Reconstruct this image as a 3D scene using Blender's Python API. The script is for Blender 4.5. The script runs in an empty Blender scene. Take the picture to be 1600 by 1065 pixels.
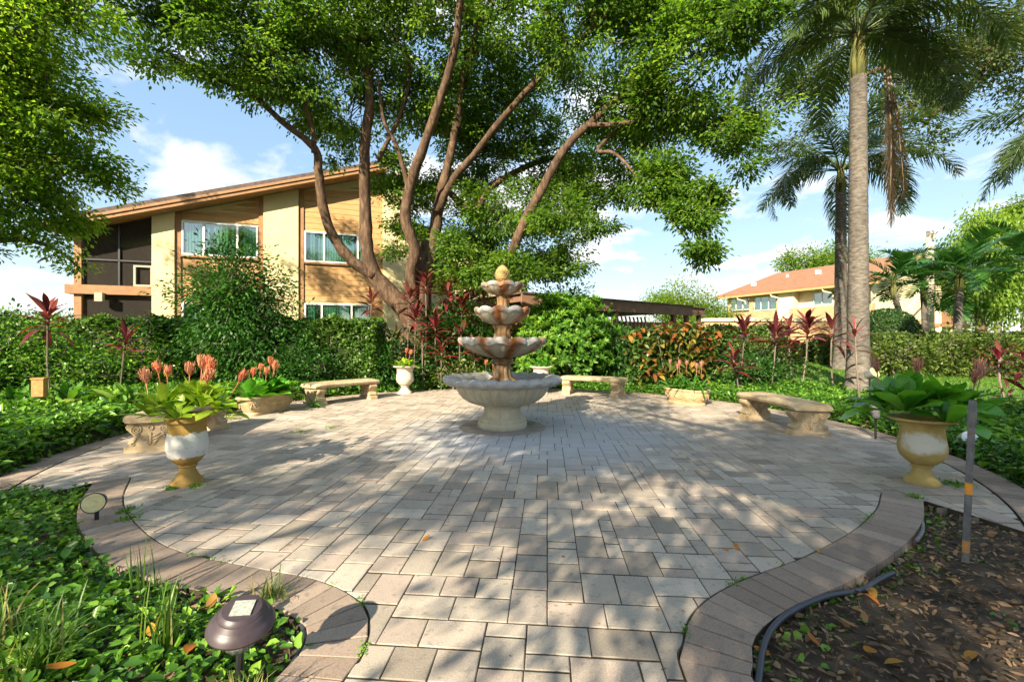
import bpy, math, random
import numpy as np
from mathutils import Vector, Matrix, Quaternion

random.seed(7)
RNG = np.random.default_rng(11)
scene = bpy.context.scene
COL = scene.collection
R = math.radians

# ------------------------------------------------------------------ camera, sky, sun, exposure
F, CX, CY, EYE = 670.0, 800.0, 533.0, 1.2
cd = bpy.data.cameras.new('camera')
cam = bpy.data.objects.new('camera', cd)
COL.objects.link(cam)
cam.location = (0, 0, EYE)
cam.rotation_euler = (R(90), 0, 0)
cd.sensor_width = 36.0
cd.lens = F / 1600 * 36.0
cd.clip_start = 0.05
cd.clip_end = 2000
scene.camera = cam

SUN_AZ = R(27)       # the light travels towards +Y, this far to the right
SUN_EL = R(30)
world = bpy.data.worlds.new('World')
scene.world = world
world.use_nodes = True
wn, wl = world.node_tree.nodes, world.node_tree.links
wn.clear()
w_out = wn.new('ShaderNodeOutputWorld')
w_bg = wn.new('ShaderNodeBackground')
w_bg.inputs['Strength'].default_value = 0.15
w_sky = wn.new('ShaderNodeTexSky')
w_sky.sky_type = 'NISHITA'
w_sky.sun_disc = False
w_sky.sun_elevation = SUN_EL
w_sky.sun_rotation = R(180) + SUN_AZ
w_sky.air_density = 1.0
w_sky.dust_density = 0.6
w_sky.ozone_density = 1.2
w_tc = wn.new('ShaderNodeTexCoord')
w_sep = wn.new('ShaderNodeSeparateXYZ')
wl.new(w_tc.outputs['Generated'], w_sep.inputs[0])


def wmath(op, a, b=None):
    n = wn.new('ShaderNodeMath')
    n.operation = op
    for i, v in enumerate((a, b)):
        if v is None:
            continue
        if isinstance(v, (int, float)):
            n.inputs[i].default_value = v
        else:
            wl.new(v, n.inputs[i])
    return n.outputs[0]


zc = wmath('ADD', wmath('MAXIMUM', w_sep.outputs['Z'], 0.0), 0.22)
cmb = wn.new('ShaderNodeCombineXYZ')
wl.new(wmath('DIVIDE', w_sep.outputs['X'], zc), cmb.inputs[0])
wl.new(wmath('DIVIDE', w_sep.outputs['Y'], zc), cmb.inputs[1])
w_map = wn.new('ShaderNodeMapping')
w_map.inputs['Location'].default_value = (11.32, 13.41, 3.0)
wl.new(cmb.outputs[0], w_map.inputs['Vector'])
w_n = wn.new('ShaderNodeTexNoise')
w_n.inputs['Scale'].default_value = 2.1
w_n.inputs['Detail'].default_value = 7
w_n.inputs['Roughness'].default_value = 0.55
w_n.inputs['Distortion'].default_value = 0.25
wl.new(w_map.outputs[0], w_n.inputs['Vector'])
w_r = wn.new('ShaderNodeValToRGB')
w_r.color_ramp.elements[0].position = 0.51
w_r.color_ramp.elements[1].position = 0.62
w_r.color_ramp.elements[0].color = (0, 0, 0, 1)
w_r.color_ramp.elements[1].color = (0.92, 0.92, 0.92, 1)
wl.new(w_n.outputs['Fac'], w_r.inputs[0])
w_mix = wn.new('ShaderNodeMix')
w_mix.data_type = 'RGBA'
wl.new(w_r.outputs[0], w_mix.inputs['Factor'])
w_gam = wn.new('ShaderNodeGamma')          # evens out the bright horizon all round
w_gam.inputs['Gamma'].default_value = 0.36
wl.new(w_sky.outputs[0], w_gam.inputs['Color'])
w_hsv = wn.new('ShaderNodeHueSaturation')
w_hsv.inputs['Saturation'].default_value = 1.9
w_hsv.inputs['Value'].default_value = 1.26
wl.new(w_gam.outputs[0], w_hsv.inputs['Color'])
wl.new(w_hsv.outputs[0], w_mix.inputs['A'])
w_mix.inputs['B'].default_value = (2.7, 2.65, 2.65, 1)
wl.new(w_mix.outputs['Result'], w_bg.inputs['Color'])
wl.new(w_bg.outputs[0], w_out.inputs[0])

sl = bpy.data.lights.new('sun', 'SUN')
sl.energy = 4.2
sl.angle = R(0.53)
sl.color = (1.0, 0.87, 0.66)
sun = bpy.data.objects.new('sun', sl)
COL.objects.link(sun)
sun_dir = Vector((math.sin(SUN_AZ) * math.cos(SUN_EL), math.cos(SUN_AZ) * math.cos(SUN_EL), -math.sin(SUN_EL)))
sun.rotation_euler = sun_dir.to_track_quat('-Z', 'Y').to_euler()
sun.location = (-10, -20, 20)

vs = scene.view_settings
vs.view_transform = 'Standard'
vs.look = 'None'
vs.exposure = 1.76
vs.gamma = 1.0
vs.use_curve_mapping = False
cy = scene.cycles
cy.max_bounces = 6
cy.diffuse_bounces = 3
cy.glossy_bounces = 2
cy.transmission_bounces = 4
cy.transparent_max_bounces = 6
cy.adaptive_threshold = 0.03


# ------------------------------------------------------------------ helpers
def at(x, y, Y):
    return np.array(((x - CX) * Y / F, Y, EYE + (CY - y) * Y / F))


def gp(x, y):
    Y = F * EYE / (y - CY)
    return ((x - CX) * Y / F, Y)


PC = (-0.1, 6.0)     # centre of the round patio


def sstep(v, a, b):
    t = np.clip((v - a) / (b - a), 0, 1)
    return t * t * (3 - 2 * t)


def gh(x, y):
    """height of the terrain"""
    r = np.hypot(np.asarray(x, float) - PC[0], np.asarray(y, float) - PC[1])
    return 0.42 * sstep(r, 5.3, 9.0) * sstep(np.asarray(x, float), 0.5, 4.5)


def org(o):
    v = Vector((0, 0, 0))
    while o is not None:
        v = v + o.location
        o = o.parent
    return v


def link(o, parent=None):
    COL.objects.link(o)
    if parent is not None:
        o.parent = parent
    return o


def tag(o, label=None, cat=None, group=None, kind=None):
    if label:
        o['label'] = label
    if cat:
        o['category'] = cat
    if group:
        o['group'] = group
    if kind:
        o['kind'] = kind
    return o


def empty(name, loc, label, cat, group=None):
    o = bpy.data.objects.new(name, None)
    o.empty_display_size = 0.1
    o.location = loc
    link(o)
    return tag(o, label, cat, group)


def np_mesh(name, V, Q, attrs=None, smooth=False):
    """V (n,3), Q (m,k) all faces the same size"""
    V = np.ascontiguousarray(V, dtype=np.float32)
    Q = np.ascontiguousarray(Q, dtype=np.int32)
    m = bpy.data.meshes.new(name)
    k = Q.shape[1]
    m.vertices.add(len(V))
    m.vertices.foreach_set('co', V.ravel())
    m.loops.add(Q.size)
    m.loops.foreach_set('vertex_index', Q.ravel())
    m.polygons.add(len(Q))
    m.polygons.foreach_set('loop_start', np.arange(0, Q.size, k, dtype=np.int32))
    m.polygons.foreach_set('loop_total', np.full(len(Q), k, dtype=np.int32))
    if smooth:
        m.polygons.foreach_set('use_smooth', np.ones(len(Q), dtype=bool))
    m.update(calc_edges=True)
    if attrs:
        for nm, (dom, arr) in attrs.items():
            a = m.attributes.new(nm, 'FLOAT', dom)
            a.data.foreach_set('value', np.ascontiguousarray(arr, dtype=np.float32))
    return m


def put(name, mesh, mat, parent=None):
    """mesh given in world coordinates"""
    if parent is not None:
        w = org(parent)
        mesh.transform(Matrix.Translation(-w))
    o = bpy.data.objects.new(name, mesh)
    mesh.materials.append(mat)
    return link(o, parent)


class MB:
    def __init__(self):
        self.v, self.f, self.a = [], [], []

    def add(self, vs_, fs):
        o = len(self.v)
        self.v.extend([tuple(map(float, p)) for p in vs_])
        self.f.extend([tuple(i + o for i in f) for f in fs])

    def hexa(self, p):
        """p: 8 corners, bottom 4 then top 4, both counter-clockwise from above"""
        self.add(p, [(3, 2, 1, 0), (4, 5, 6, 7), (0, 1, 5, 4), (1, 2, 6, 5), (2, 3, 7, 6), (3, 0, 4, 7)])
        return self

    def box(self, c, s, rz=0.0):
        cx, cy, cz = c
        hx, hy, hz = s[0] / 2, s[1] / 2, s[2] / 2
        co, si = math.cos(rz), math.sin(rz)
        P = []
        for z in (-hz, hz):
            for x, y in ((-hx, -hy), (hx, -hy), (hx, hy), (-hx, hy)):
                P.append((cx + x * co - y * si, cy + x * si + y * co, cz + z))
        return self.hexa(P)

    def tube(self, pts, rad, n=8, cap=True):
        P = [Vector(p) for p in pts]
        if isinstance(rad, (int, float)):
            rad = [rad] * len(P)
        t0 = (P[1] - P[0]).normalized()
        ref = Vector((0, 0, 1)) if abs(t0.z) < 0.9 else Vector((1, 0, 0))
        u = t0.cross(ref).normalized()
        rings = []
        for i, p in enumerate(P):
            t = (P[min(i + 1, len(P) - 1)] - P[max(i - 1, 0)])
            t = t.normalized() if t.length > 1e-9 else t0
            u = (u - t * u.dot(t))
            u = u.normalized() if u.length > 1e-6 else t.orthogonal().normalized()
            w = t.cross(u)
            rings.append([p + (u * math.cos(2 * math.pi * k / n) + w * math.sin(2 * math.pi * k / n)) * rad[i] for k in range(n)])
        vs_ = [q for r in rings for q in r]
        fs = []
        for i in range(len(P) - 1):
            for k in range(n):
                k2 = (k + 1) % n
                fs.append((i * n + k, i * n + k2, (i + 1) * n + k2, (i + 1) * n + k))
        if cap:
            fs.append(tuple(reversed(range(n))))
            fs.append(tuple((len(P) - 1) * n + k for k in range(n)))
        self.add(vs_, fs)
        return self

    def lathe(self, prof, n=48, c=(0, 0, 0), mod=None, capb=True, capt=True):
        vs_, fs = [], []
        for j, (r, z) in enumerate(prof):
            for k in range(n):
                th = 2 * math.pi * k / n
                rr, zz = (r, z) if mod is None else mod(r, z, th, j)
                vs_.append((c[0] + rr * math.cos(th), c[1] + rr * math.sin(th), c[2] + zz))
        for j in range(len(prof) - 1):
            for k in range(n):
                k2 = (k + 1) % n
                fs.append((j * n + k, j * n + k2, (j + 1) * n + k2, (j + 1) * n + k))
        if capb:
            fs.append(tuple(reversed(range(n))))
        if capt:
            fs.append(tuple((len(prof) - 1) * n + k for k in range(n)))
        self.add(vs_, fs)
        return self

    def prism(self, poly, z0, z1):
        n = len(poly)
        self.add([(x, y, z0) for x, y in poly] + [(x, y, z1) for x, y in poly],
                 [tuple(reversed(range(n))), tuple(range(n, 2 * n))] +
                 [(i, (i + 1) % n, n + (i + 1) % n, n + i) for i in range(n)])
        return self

    def build(self, name, mat, parent=None, smooth=False, attr=None, sharp=None):
        m = bpy.data.meshes.new(name)
        m.from_pydata(self.v, [], self.f)
        if smooth:
            m.polygons.foreach_set('use_smooth', np.ones(len(m.polygons), dtype=bool))
        m.update()
        if smooth and sharp:
            m.set_sharp_from_angle(angle=R(sharp))
        if attr is not None:
            for nm, arr in attr.items():
                a = m.attributes.new(nm, 'FLOAT', 'POINT')
                a.data.foreach_set('value', np.asarray(arr, dtype=np.float32))
        return put(name, m, mat, parent)


def catmull(pts, sub=6):
    P = [np.asarray(p, float) for p in pts]
    P = [2 * P[0] - P[1]] + P + [2 * P[-1] - P[-2]]
    out = []
    for i in range(1, len(P) - 2):
        p0, p1, p2, p3 = P[i - 1:i + 3]
        for k in range(sub):
            t = k / sub
            out.append(0.5 * (2 * p1 + (p2 - p0) * t + (2 * p0 - 5 * p1 + 4 * p2 - p3) * t * t + (3 * p1 - p0 - 3 * p2 + p3) * t ** 3))
    out.append(P[-2])
    return out


# ------------------------------------------------------------------ materials
MATS = {}


def nodes_of(name):
    m = bpy.data.materials.new(name)
    m.use_nodes = True
    nt = m.node_tree
    nt.nodes.clear()
    o = nt.nodes.new('ShaderNodeOutputMaterial')
    return m, nt.nodes, nt.links, o


def ramp(n, l, src, stops):
    r = n.new('ShaderNodeValToRGB')
    e = r.color_ramp.elements
    while len(e) < len(stops):
        e.new(0.5)
    for i, (p, c) in enumerate(stops):
        e[i].position = p
        e[i].color = (*c, 1) if len(c) == 3 else c
    l.new(src, r.inputs[0])
    return r.outputs[0]


def mixc(n, l, f, a, b, blend='MIX'):
    x = n.new('ShaderNodeMix')
    x.data_type = 'RGBA'
    x.blend_type = blend
    for s, v in (('Factor', f), ('A', a), ('B', b)):
        if isinstance(v, (int, float)):
            x.inputs[s].default_value = v
        elif isinstance(v, tuple):
            x.inputs[s].default_value = (*v, 1)
        else:
            l.new(v, x.inputs[s])
    return x.outputs['Result']


def noise(n, l, scale, detail=4, rough=0.55, vec=None, dist=0.0):
    x = n.new('ShaderNodeTexNoise')
    x.inputs['Scale'].default_value = scale
    x.inputs['Detail'].default_value = detail
    x.inputs['Roughness'].default_value = rough
    x.inputs['Distortion'].default_value = dist
    if vec is not None:
        l.new(vec, x.inputs['Vector'])
    return x.outputs['Fac']


def pos(n):
    return n.new('ShaderNodeNewGeometry').outputs['Position']


def stretch(n, l, vec, s):
    x = n.new('ShaderNodeMapping')
    x.inputs['Scale'].default_value = s
    l.new(vec, x.inputs['Vector'])
    return x.outputs[0]


def math_n(n, l, op, a, b=0.0, clamp=False):
    x = n.new('ShaderNodeMath')
    x.operation = op
    x.use_clamp = clamp
    for i, v in enumerate((a, b)):
        if isinstance(v, (int, float)):
            x.inputs[i].default_value = v
        else:
            l.new(v, x.inputs[i])
    return x.outputs[0]


def bsdf(n, l, out, col, rough=0.7, bump=None, bstr=0.3, bdist=0.01, spec=0.3, metal=0.0):
    b = n.new('ShaderNodeBsdfPrincipled')
    if isinstance(col, tuple):
        b.inputs['Base Color'].default_value = (*col, 1)
    else:
        l.new(col, b.inputs['Base Color'])
    if isinstance(rough, (int, float)):
        b.inputs['Roughness'].default_value = rough
    else:
        l.new(rough, b.inputs['Roughness'])
    b.inputs['Specular IOR Level'].default_value = spec
    b.inputs['Metallic'].default_value = metal
    if bump is not None:
        bp = n.new('ShaderNodeBump')
        bp.inputs['Strength'].default_value = bstr
        bp.inputs['Distance'].default_value = bdist
        l.new(bump, bp.inputs['Height'])
        l.new(bp.outputs[0], b.inputs['Normal'])
    if out is not None:
        l.new(b.outputs[0], out.inputs[0])
    return b


def mat_rough(name, c1, c2, scale=6, rough=0.8, bscale=60, bstr=0.3, c3=None, spec=0.25, bdist=0.005, stretchv=None):
    """a mottled matte surface"""
    m, n, l, o = nodes_of(name)
    p = pos(n)
    if stretchv:
        p = stretch(n, l, p, stretchv)
    f = noise(n, l, scale, 6, 0.6, p)
    stops = [(0.35, c1), (0.65, c2)]
    if c3:
        stops = [(0.3, c1), (0.55, c2), (0.72, c3)]
    c = ramp(n, l, f, stops)
    bsdf(n, l, o, c, rough, noise(n, l, bscale, 5, 0.6, p), bstr, bdist, spec)
    MATS[name] = m
    return m


def mat_leaf(name, cols, trans=0.35, rough=0.45, src='attr', tcol=None, spec=0.35):
    """cols: colours from dark to light picked leaf by leaf"""
    m, n, l, o = nodes_of(name)
    if src == 'attr':
        a = n.new('ShaderNodeAttribute')
        a.attribute_name = 'rnd'
        f = a.outputs['Fac']
    else:
        f = n.new('ShaderNodeObjectInfo').outputs['Random']
    k = len(cols)
    c = ramp(n, l, f, [(i / max(1, k - 1), q) for i, q in enumerate(cols)])
    v = noise(n, l, 14, 2, 0.5, pos(n))
    c = mixc(n, l, 0.45, c, ramp(n, l, v, [(0.3, (0.55, 0.55, 0.55)), (0.7, (1.25, 1.25, 1.2))]), 'MULTIPLY')
    b = bsdf(n, l, None, c, rough, None, spec=spec)
    t = n.new('ShaderNodeBsdfTranslucent')
    l.new(mixc(n, l, 1.0, c, tcol or (1.5, 1.5, 0.6), 'MULTIPLY'), t.inputs['Color'])
    x = n.new('ShaderNodeMixShader')
    x.inputs[0].default_value = trans
    l.new(b.outputs[0], x.inputs[1])
    l.new(t.outputs[0], x.inputs[2])
    l.new(x.outputs[0], o.inputs[0])
    MATS[name] = m
    return m


def mat_paver(name, stops, stain=True):
    m, n, l, o = nodes_of(name)
    a = n.new('ShaderNodeAttribute')
    a.attribute_name = 'rnd'
    p = pos(n)
    c = ramp(n, l, a.outputs['Fac'], stops)
    big = noise(n, l, 1.3, 4, 0.6, p)
    c = mixc(n, l, 0.5, c, ramp(n, l, big, [(0.3, (0.72, 0.70, 0.68)), (0.7, (1.18, 1.17, 1.16))]), 'MULTIPLY')
    fine = noise(n, l, 160, 4, 0.7, p)
    c = mixc(n, l, 0.7, c, ramp(n, l, fine, [(0.3, (0.6, 0.6, 0.6)), (0.7, (1.3, 1.3, 1.3))]), 'MULTIPLY')
    sp = noise(n, l, 22, 5, 0.65, p)
    c = mixc(n, l, ramp(n, l, sp, [(0.56, (0, 0, 0)), (0.70, (0.6, 0.6, 0.6))]), c, (0.13, 0.115, 0.10))
    gr = noise(n, l, 3.2, 6, 0.7, p, 0.6)
    c = mixc(n, l, ramp(n, l, gr, [(0.52, (0, 0, 0)), (0.70, (0.35, 0.35, 0.35))]), c, (0.19, 0.17, 0.135))
    if stain:
        # pale lime bloom on the pavers splashed by the fountain
        d = n.new('ShaderNodeVectorMath')
        d.operation = 'DISTANCE'
        l.new(p, d.inputs[0])
        d.inputs[1].default_value = (0.35, 5.75, 0)
        dd = math_n(n, l, 'ADD', d.outputs['Value'], math_n(n, l, 'MULTIPLY', noise(n, l, 1.6, 4, 0.6, p), 1.5))
        k = ramp(n, l, math_n(n, l, 'DIVIDE', dd, 4.0), [(0.45, (0.75, 0.75, 0.75)), (0.72, (0, 0, 0))])
        c = mixc(n, l, k, c, (0.40, 0.42, 0.45))
    bsdf(n, l, o, c, 0.85, fine, 0.5, 0.004, 0.25)
    MATS[name] = m
    return m


def mat_stained(name, base1, base2, rust, grey=None):
    """cast concrete with rust streaks (attribute 'rust') and grey weathering on upward faces (attribute 'wear')"""
    m, n, l, o = nodes_of(name)
    p = pos(n)
    c = ramp(n, l, noise(n, l, 5, 5, 0.6, stretch(n, l, p, (1, 1, 0.35))), [(0.3, base1), (0.7, base2)])
    st = noise(n, l, 26, 4, 0.6, stretch(n, l, p, (1, 1, 0.12)))
    c = mixc(n, l, ramp(n, l, st, [(0.52, (0, 0, 0)), (0.75, (0.55, 0.55, 0.55))]), c, (0.30, 0.25, 0.13))
    w = n.new('ShaderNodeAttribute')
    w.attribute_name = 'wear'
    wf = math_n(n, l, 'MULTIPLY', w.outputs['Fac'], ramp(n, l, noise(n, l, 18, 6, 0.7, p), [(0.3, (0.25, 0.25, 0.25)), (0.6, (1, 1, 1))]))
    c = mixc(n, l, wf, c, grey or (0.36, 0.36, 0.36))
    pit = noise(n, l, 70, 5, 0.7, p)
    c = mixc(n, l, math_n(n, l, 'MULTIPLY', w.outputs['Fac'], ramp(n, l, pit, [(0.5, (0, 0, 0)), (0.68, (0.8, 0.8, 0.8))])), c, (0.12, 0.12, 0.11))
    a = n.new('ShaderNodeAttribute')
    a.attribute_name = 'rust'
    rf = math_n(n, l, 'MULTIPLY', a.outputs['Fac'], ramp(n, l, noise(n, l, 11, 5, 0.65, stretch(n, l, p, (1, 1, 0.3))), [(0.25, (0.35, 0.35, 0.35)), (0.6, (1, 1, 1))]))
    c = mixc(n, l, rf, c, ramp(n, l, noise(n, l, 30, 4, 0.6, p), [(0.3, rust), (0.7, tuple(min(1, q * 1.9) for q in rust))]))
    bsdf(n, l, o, c, 0.78, pit, 0.35, 0.006, 0.25)
    MATS[name] = m
    return m


def mat_plain(name, c, rough=0.5, metal=0.0, spec=0.5, vary=0.15, scale=20):
    m, n, l, o = nodes_of(name)
    p = pos(n)
    f = noise(n, l, scale, 4, 0.6, p)
    k = ramp(n, l, f, [(0.3, tuple(q * (1 - vary) for q in c)), (0.7, tuple(min(1, q * (1 + vary)) for q in c))])
    bsdf(n, l, o, k, rough, None, spec=spec, metal=metal)
    MATS[name] = m
    return m


def mat_bark(name, c1, c2, c3, vs_=(1, 1, 0.25), scale=9, bstr=0.8):
    m, n, l, o = nodes_of(name)
    p = pos(n)
    f = noise(n, l, scale, 7, 0.65, stretch(n, l, p, vs_))
    g = noise(n, l, 1.7, 3, 0.5, p)
    c = ramp(n, l, f, [(0.28, c1), (0.5, c2), (0.72, c3)])
    c = mixc(n, l, 0.6, c, ramp(n, l, g, [(0.3, (0.65, 0.65, 0.65)), (0.7, (1.3, 1.25, 1.2))]), 'MULTIPLY')
    bsdf(n, l, o, c, 0.85, f, bstr, 0.02, 0.2)
    MATS[name] = m
    return m


def mat_glass(name, tint, gloss=0.28):
    m, n, l, o = nodes_of(name)
    t = n.new('ShaderNodeBsdfTransparent')
    t.inputs[0].default_value = (*tint, 1)
    g = n.new('ShaderNodeBsdfGlossy')
    g.inputs['Roughness'].default_value = 0.03
    x = n.new('ShaderNodeMixShader')
    x.inputs[0].default_value = gloss
    l.new(t.outputs[0], x.inputs[1])
    l.new(g.outputs[0], x.inputs[2])
    l.new(x.outputs[0], o.inputs[0])
    MATS[name] = m
    return m


mat_paver('paver', [(0.0, (0.289, 0.247, 0.199)), (0.25, (0.398, 0.347, 0.284)), (0.5, (0.458, 0.401, 0.329)), (0.7, (0.369, 0.301, 0.249)), (0.85, (0.438, 0.365, 0.299)), (1.0, (0.507, 0.45, 0.374))])
mat_paver('border', [(0.0, (0.235, 0.18, 0.14)), (0.5, (0.31, 0.24, 0.19)), (1.0, (0.37, 0.295, 0.235))], stain=False)
mat_rough('joint', (0.026, 0.021, 0.015), (0.058, 0.047, 0.034), 2.5, 0.95, 90, 0.6, c3=(0.055, 0.075, 0.025))
mat_rough('soil', (0.030, 0.022, 0.015), (0.075, 0.055, 0.038), 7, 0.95, 40, 0.9, c3=(0.11, 0.085, 0.06), bdist=0.02)
mat_rough('turf', (0.05, 0.11, 0.015), (0.09, 0.19, 0.025), 3, 0.9, 80, 0.5, c3=(0.13, 0.22, 0.035))
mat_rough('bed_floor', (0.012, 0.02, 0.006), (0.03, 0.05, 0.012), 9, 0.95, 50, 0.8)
mat_stained('fountain_stone', (0.40, 0.365, 0.265), (0.53, 0.49, 0.375), (0.16, 0.055, 0.012))
mat_stained('fountain_ochre', (0.20, 0.135, 0.06), (0.30, 0.20, 0.085), (0.13, 0.045, 0.011))
mat_stained('finial_stone', (0.32, 0.25, 0.095), (0.42, 0.32, 0.13), (0.22, 0.09, 0.02))
mat_rough('bench_stone', (0.33, 0.24, 0.135), (0.45, 0.35, 0.215), 7, 0.85, 55, 0.5, c3=(0.52, 0.43, 0.29))
mat_rough('trough_stone', (0.30, 0.205, 0.105), (0.42, 0.31, 0.175), 8, 0.85, 55, 0.5, c3=(0.50, 0.40, 0.25))
mat_rough('urn_pale', (0.50, 0.43, 0.33), (0.60, 0.53, 0.42), 5, 0.7, 50, 0.3)
mat_rough('pad', (0.25, 0.22, 0.19), (0.36, 0.325, 0.285), 6, 0.9, 80, 0.5)
mat_rough('cream_wall', (0.60, 0.50, 0.27), (0.68, 0.575, 0.325), 2, 0.85, 90, 0.25)
mat_rough('siding', (0.43, 0.25, 0.105), (0.50, 0.30, 0.13), 4, 0.7, 60, 0.3, stretchv=(1, 1, 4))
mat_rough('trim_brown', (0.27, 0.145, 0.07), (0.35, 0.195, 0.095), 5, 0.65, 50, 0.2)
mat_rough('roof_dark', (0.08, 0.06, 0.05), (0.14, 0.10, 0.085), 8, 0.9, 60, 0.4)
mat_rough('roof_red', (0.22, 0.11, 0.06), (0.29, 0.15, 0.085), 3, 0.85, 30, 0.4)
mat_rough('wall_tan', (0.42, 0.25, 0.13), (0.50, 0.31, 0.17), 2, 0.8, 40, 0.2)
mat_rough('wall_cream2', (0.66, 0.56, 0.36), (0.74, 0.64, 0.43), 2, 0.8, 40, 0.2)
mat_rough('carport_brown', (0.17, 0.095, 0.06), (0.23, 0.13, 0.085), 3, 0.7, 40, 0.2)
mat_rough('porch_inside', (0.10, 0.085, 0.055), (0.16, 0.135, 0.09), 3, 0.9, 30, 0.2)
mat_plain('white_frame', (0.72, 0.72, 0.70), 0.4)
mat_plain('dark_room', (0.03, 0.04, 0.04), 0.9)
mat_plain('blind', (0.62, 0.72, 0.66), 0.7)
mat_glass('glass', (0.55, 0.75, 0.68), 0.30)
mat_plain('black_plastic', (0.02, 0.02, 0.024), 0.45)
mat_plain('bronze_plastic', (0.05, 0.035, 0.04), 0.42, vary=0.25)
mat_plain('cream_lens', (0.72, 0.62, 0.30), 0.35)
mat_rough('grey_metal', (0.10, 0.105, 0.11), (0.19, 0.19, 0.19), 14, 0.6, 60, 0.3, c3=(0.20, 0.10, 0.04))
mat_plain('silver', (0.65, 0.66, 0.66), 0.35, 0.5)
mat_plain('orange_mark', (0.75, 0.30, 0.03), 0.6)
mat_plain('hose', (0.035, 0.04, 0.055), 0.42)
mat_plain('wood_post', (0.45, 0.22, 0.07), 0.7, vary=0.3)
mat_plain('solar_cell', (0.34, 0.36, 0.31), 0.25, vary=0.3, scale=90)
mat_plain('porch_frame', (0.36, 0.33, 0.24), 0.7)
mat_plain('pole', (0.55, 0.48, 0.36), 0.8)
mat_bark('bark', (0.028, 0.019, 0.013), (0.10, 0.063, 0.040), (0.20, 0.132, 0.086), (1, 1, 0.22), 14, 1.0)
mat_bark('bark_grey', (0.06, 0.05, 0.04), (0.15, 0.125, 0.10), (0.24, 0.20, 0.165))
mat_bark('palm_bark', (0.045, 0.04, 0.034), (0.125, 0.112, 0.095), (0.21, 0.19, 0.165), (1.6, 1.6, 4.0), 6, 1.0)
mat_bark('palm_green', (0.05, 0.06, 0.02), (0.12, 0.13, 0.04), (0.20, 0.15, 0.06))
mat_bark('pale_bark', (0.35, 0.31, 0.26), (0.50, 0.45, 0.38), (0.60, 0.56, 0.48))
mat_leaf('camphor_leaf', [(0.0438, 0.0945, 0.0173), (0.085, 0.1786, 0.0259), (0.1457, 0.2732, 0.0389), (0.2429, 0.3571, 0.0541)], 0.55)
mat_leaf('left_leaf', [(0.0527, 0.1155, 0.0133), (0.1265, 0.2504, 0.025), (0.2109, 0.3659, 0.0333), (0.3375, 0.4622, 0.05)], 0.55)
mat_leaf('oak_leaf', [(0.042, 0.07, 0.0252), (0.084, 0.126, 0.042), (0.14, 0.182, 0.07)], 0.35)
mat_leaf('bright_leaf', [(0.09, 0.17, 0.02), (0.16, 0.27, 0.03), (0.24, 0.34, 0.045)], 0.5)
mat_leaf('weep_leaf', [(0.10, 0.19, 0.02), (0.18, 0.30, 0.035), (0.27, 0.38, 0.06)], 0.5)
mat_leaf('hedge_leaf', [(0.0264, 0.0615, 0.0123), (0.0615, 0.1317, 0.0211), (0.1229, 0.2457, 0.0351), (0.2457, 0.3685, 0.0878)], 0.3, 0.35)
mat_leaf('hedge_right_leaf', [(0.03, 0.055, 0.01), (0.07, 0.12, 0.02), (0.13, 0.19, 0.035), (0.22, 0.27, 0.08)], 0.3, 0.4)
mat_leaf('topiary_leaf', [(0.015, 0.05, 0.01), (0.03, 0.085, 0.018), (0.05, 0.12, 0.025)], 0.2)
mat_leaf('cover_leaf', [(0.024, 0.0734, 0.0133), (0.06, 0.1651, 0.02), (0.12, 0.2751, 0.03), (0.2401, 0.4219, 0.05)], 0.3, 0.32)
mat_leaf('shrub_leaf', [(0.025, 0.075, 0.0125), (0.0625, 0.175, 0.0187), (0.1125, 0.275, 0.025), (0.225, 0.375, 0.0375)], 0.35)
mat_leaf('bush_leaf', [(0.021, 0.07, 0.014), (0.042, 0.14, 0.021), (0.077, 0.21, 0.028)], 0.35)
mat_leaf('grass_blade', [(0.039, 0.104, 0.013), (0.091, 0.195, 0.026), (0.169, 0.26, 0.0455), (0.364, 0.325, 0.13)], 0.35)
mat_leaf('lawn_blade', [(0.05, 0.12, 0.012), (0.09, 0.20, 0.02), (0.14, 0.26, 0.03)], 0.35)
mat_leaf('litter_leaf', [(0.054, 0.0324, 0.0194), (0.1296, 0.081, 0.0432), (0.216, 0.1404, 0.081), (0.324, 0.216, 0.1296)], 0.15, 0.7)
mat_leaf('fallen_leaf', [(0.40, 0.13, 0.02), (0.45, 0.24, 0.03), (0.34, 0.17, 0.07)], 0.25, 0.6, src='obj')
mat_leaf('urn_leaf', [(0.16, 0.28, 0.018), (0.25, 0.40, 0.025), (0.36, 0.48, 0.045)], 0.35, 0.35, src='obj')
mat_leaf('broad_leaf', [(0.0456, 0.193, 0.0162), (0.0911, 0.2984, 0.0244), (0.164, 0.4212, 0.0324)], 0.3, 0.3, src='obj')
mat_leaf('strap_leaf', [(0.027, 0.108, 0.0135), (0.0675, 0.2025, 0.0203), (0.135, 0.297, 0.027)], 0.3, 0.3, src='obj')
mat_leaf('lily_leaf', [(0.027, 0.0945, 0.0135), (0.0675, 0.2025, 0.027), (0.135, 0.297, 0.0405), (0.297, 0.378, 0.054)], 0.3, 0.3, src='obj')
mat_leaf('flower', [(0.58, 0.17, 0.09), (0.68, 0.25, 0.13), (0.62, 0.30, 0.18)], 0.25, 0.5, src='obj', tcol=(1.2, 1.0, 0.8))
mat_leaf('flower_faded', [(0.36, 0.14, 0.10), (0.45, 0.20, 0.14), (0.40, 0.22, 0.16)], 0.2, 0.6, src='obj', tcol=(1.1, 1.0, 0.9))
mat_leaf('cordyline_dark', [(0.0562, 0.015, 0.0175), (0.1125, 0.025, 0.0275), (0.1875, 0.0438, 0.0375), (0.275, 0.075, 0.0625)], 0.3, 0.3, src='obj', tcol=(1.6, 0.9, 0.7))
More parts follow.
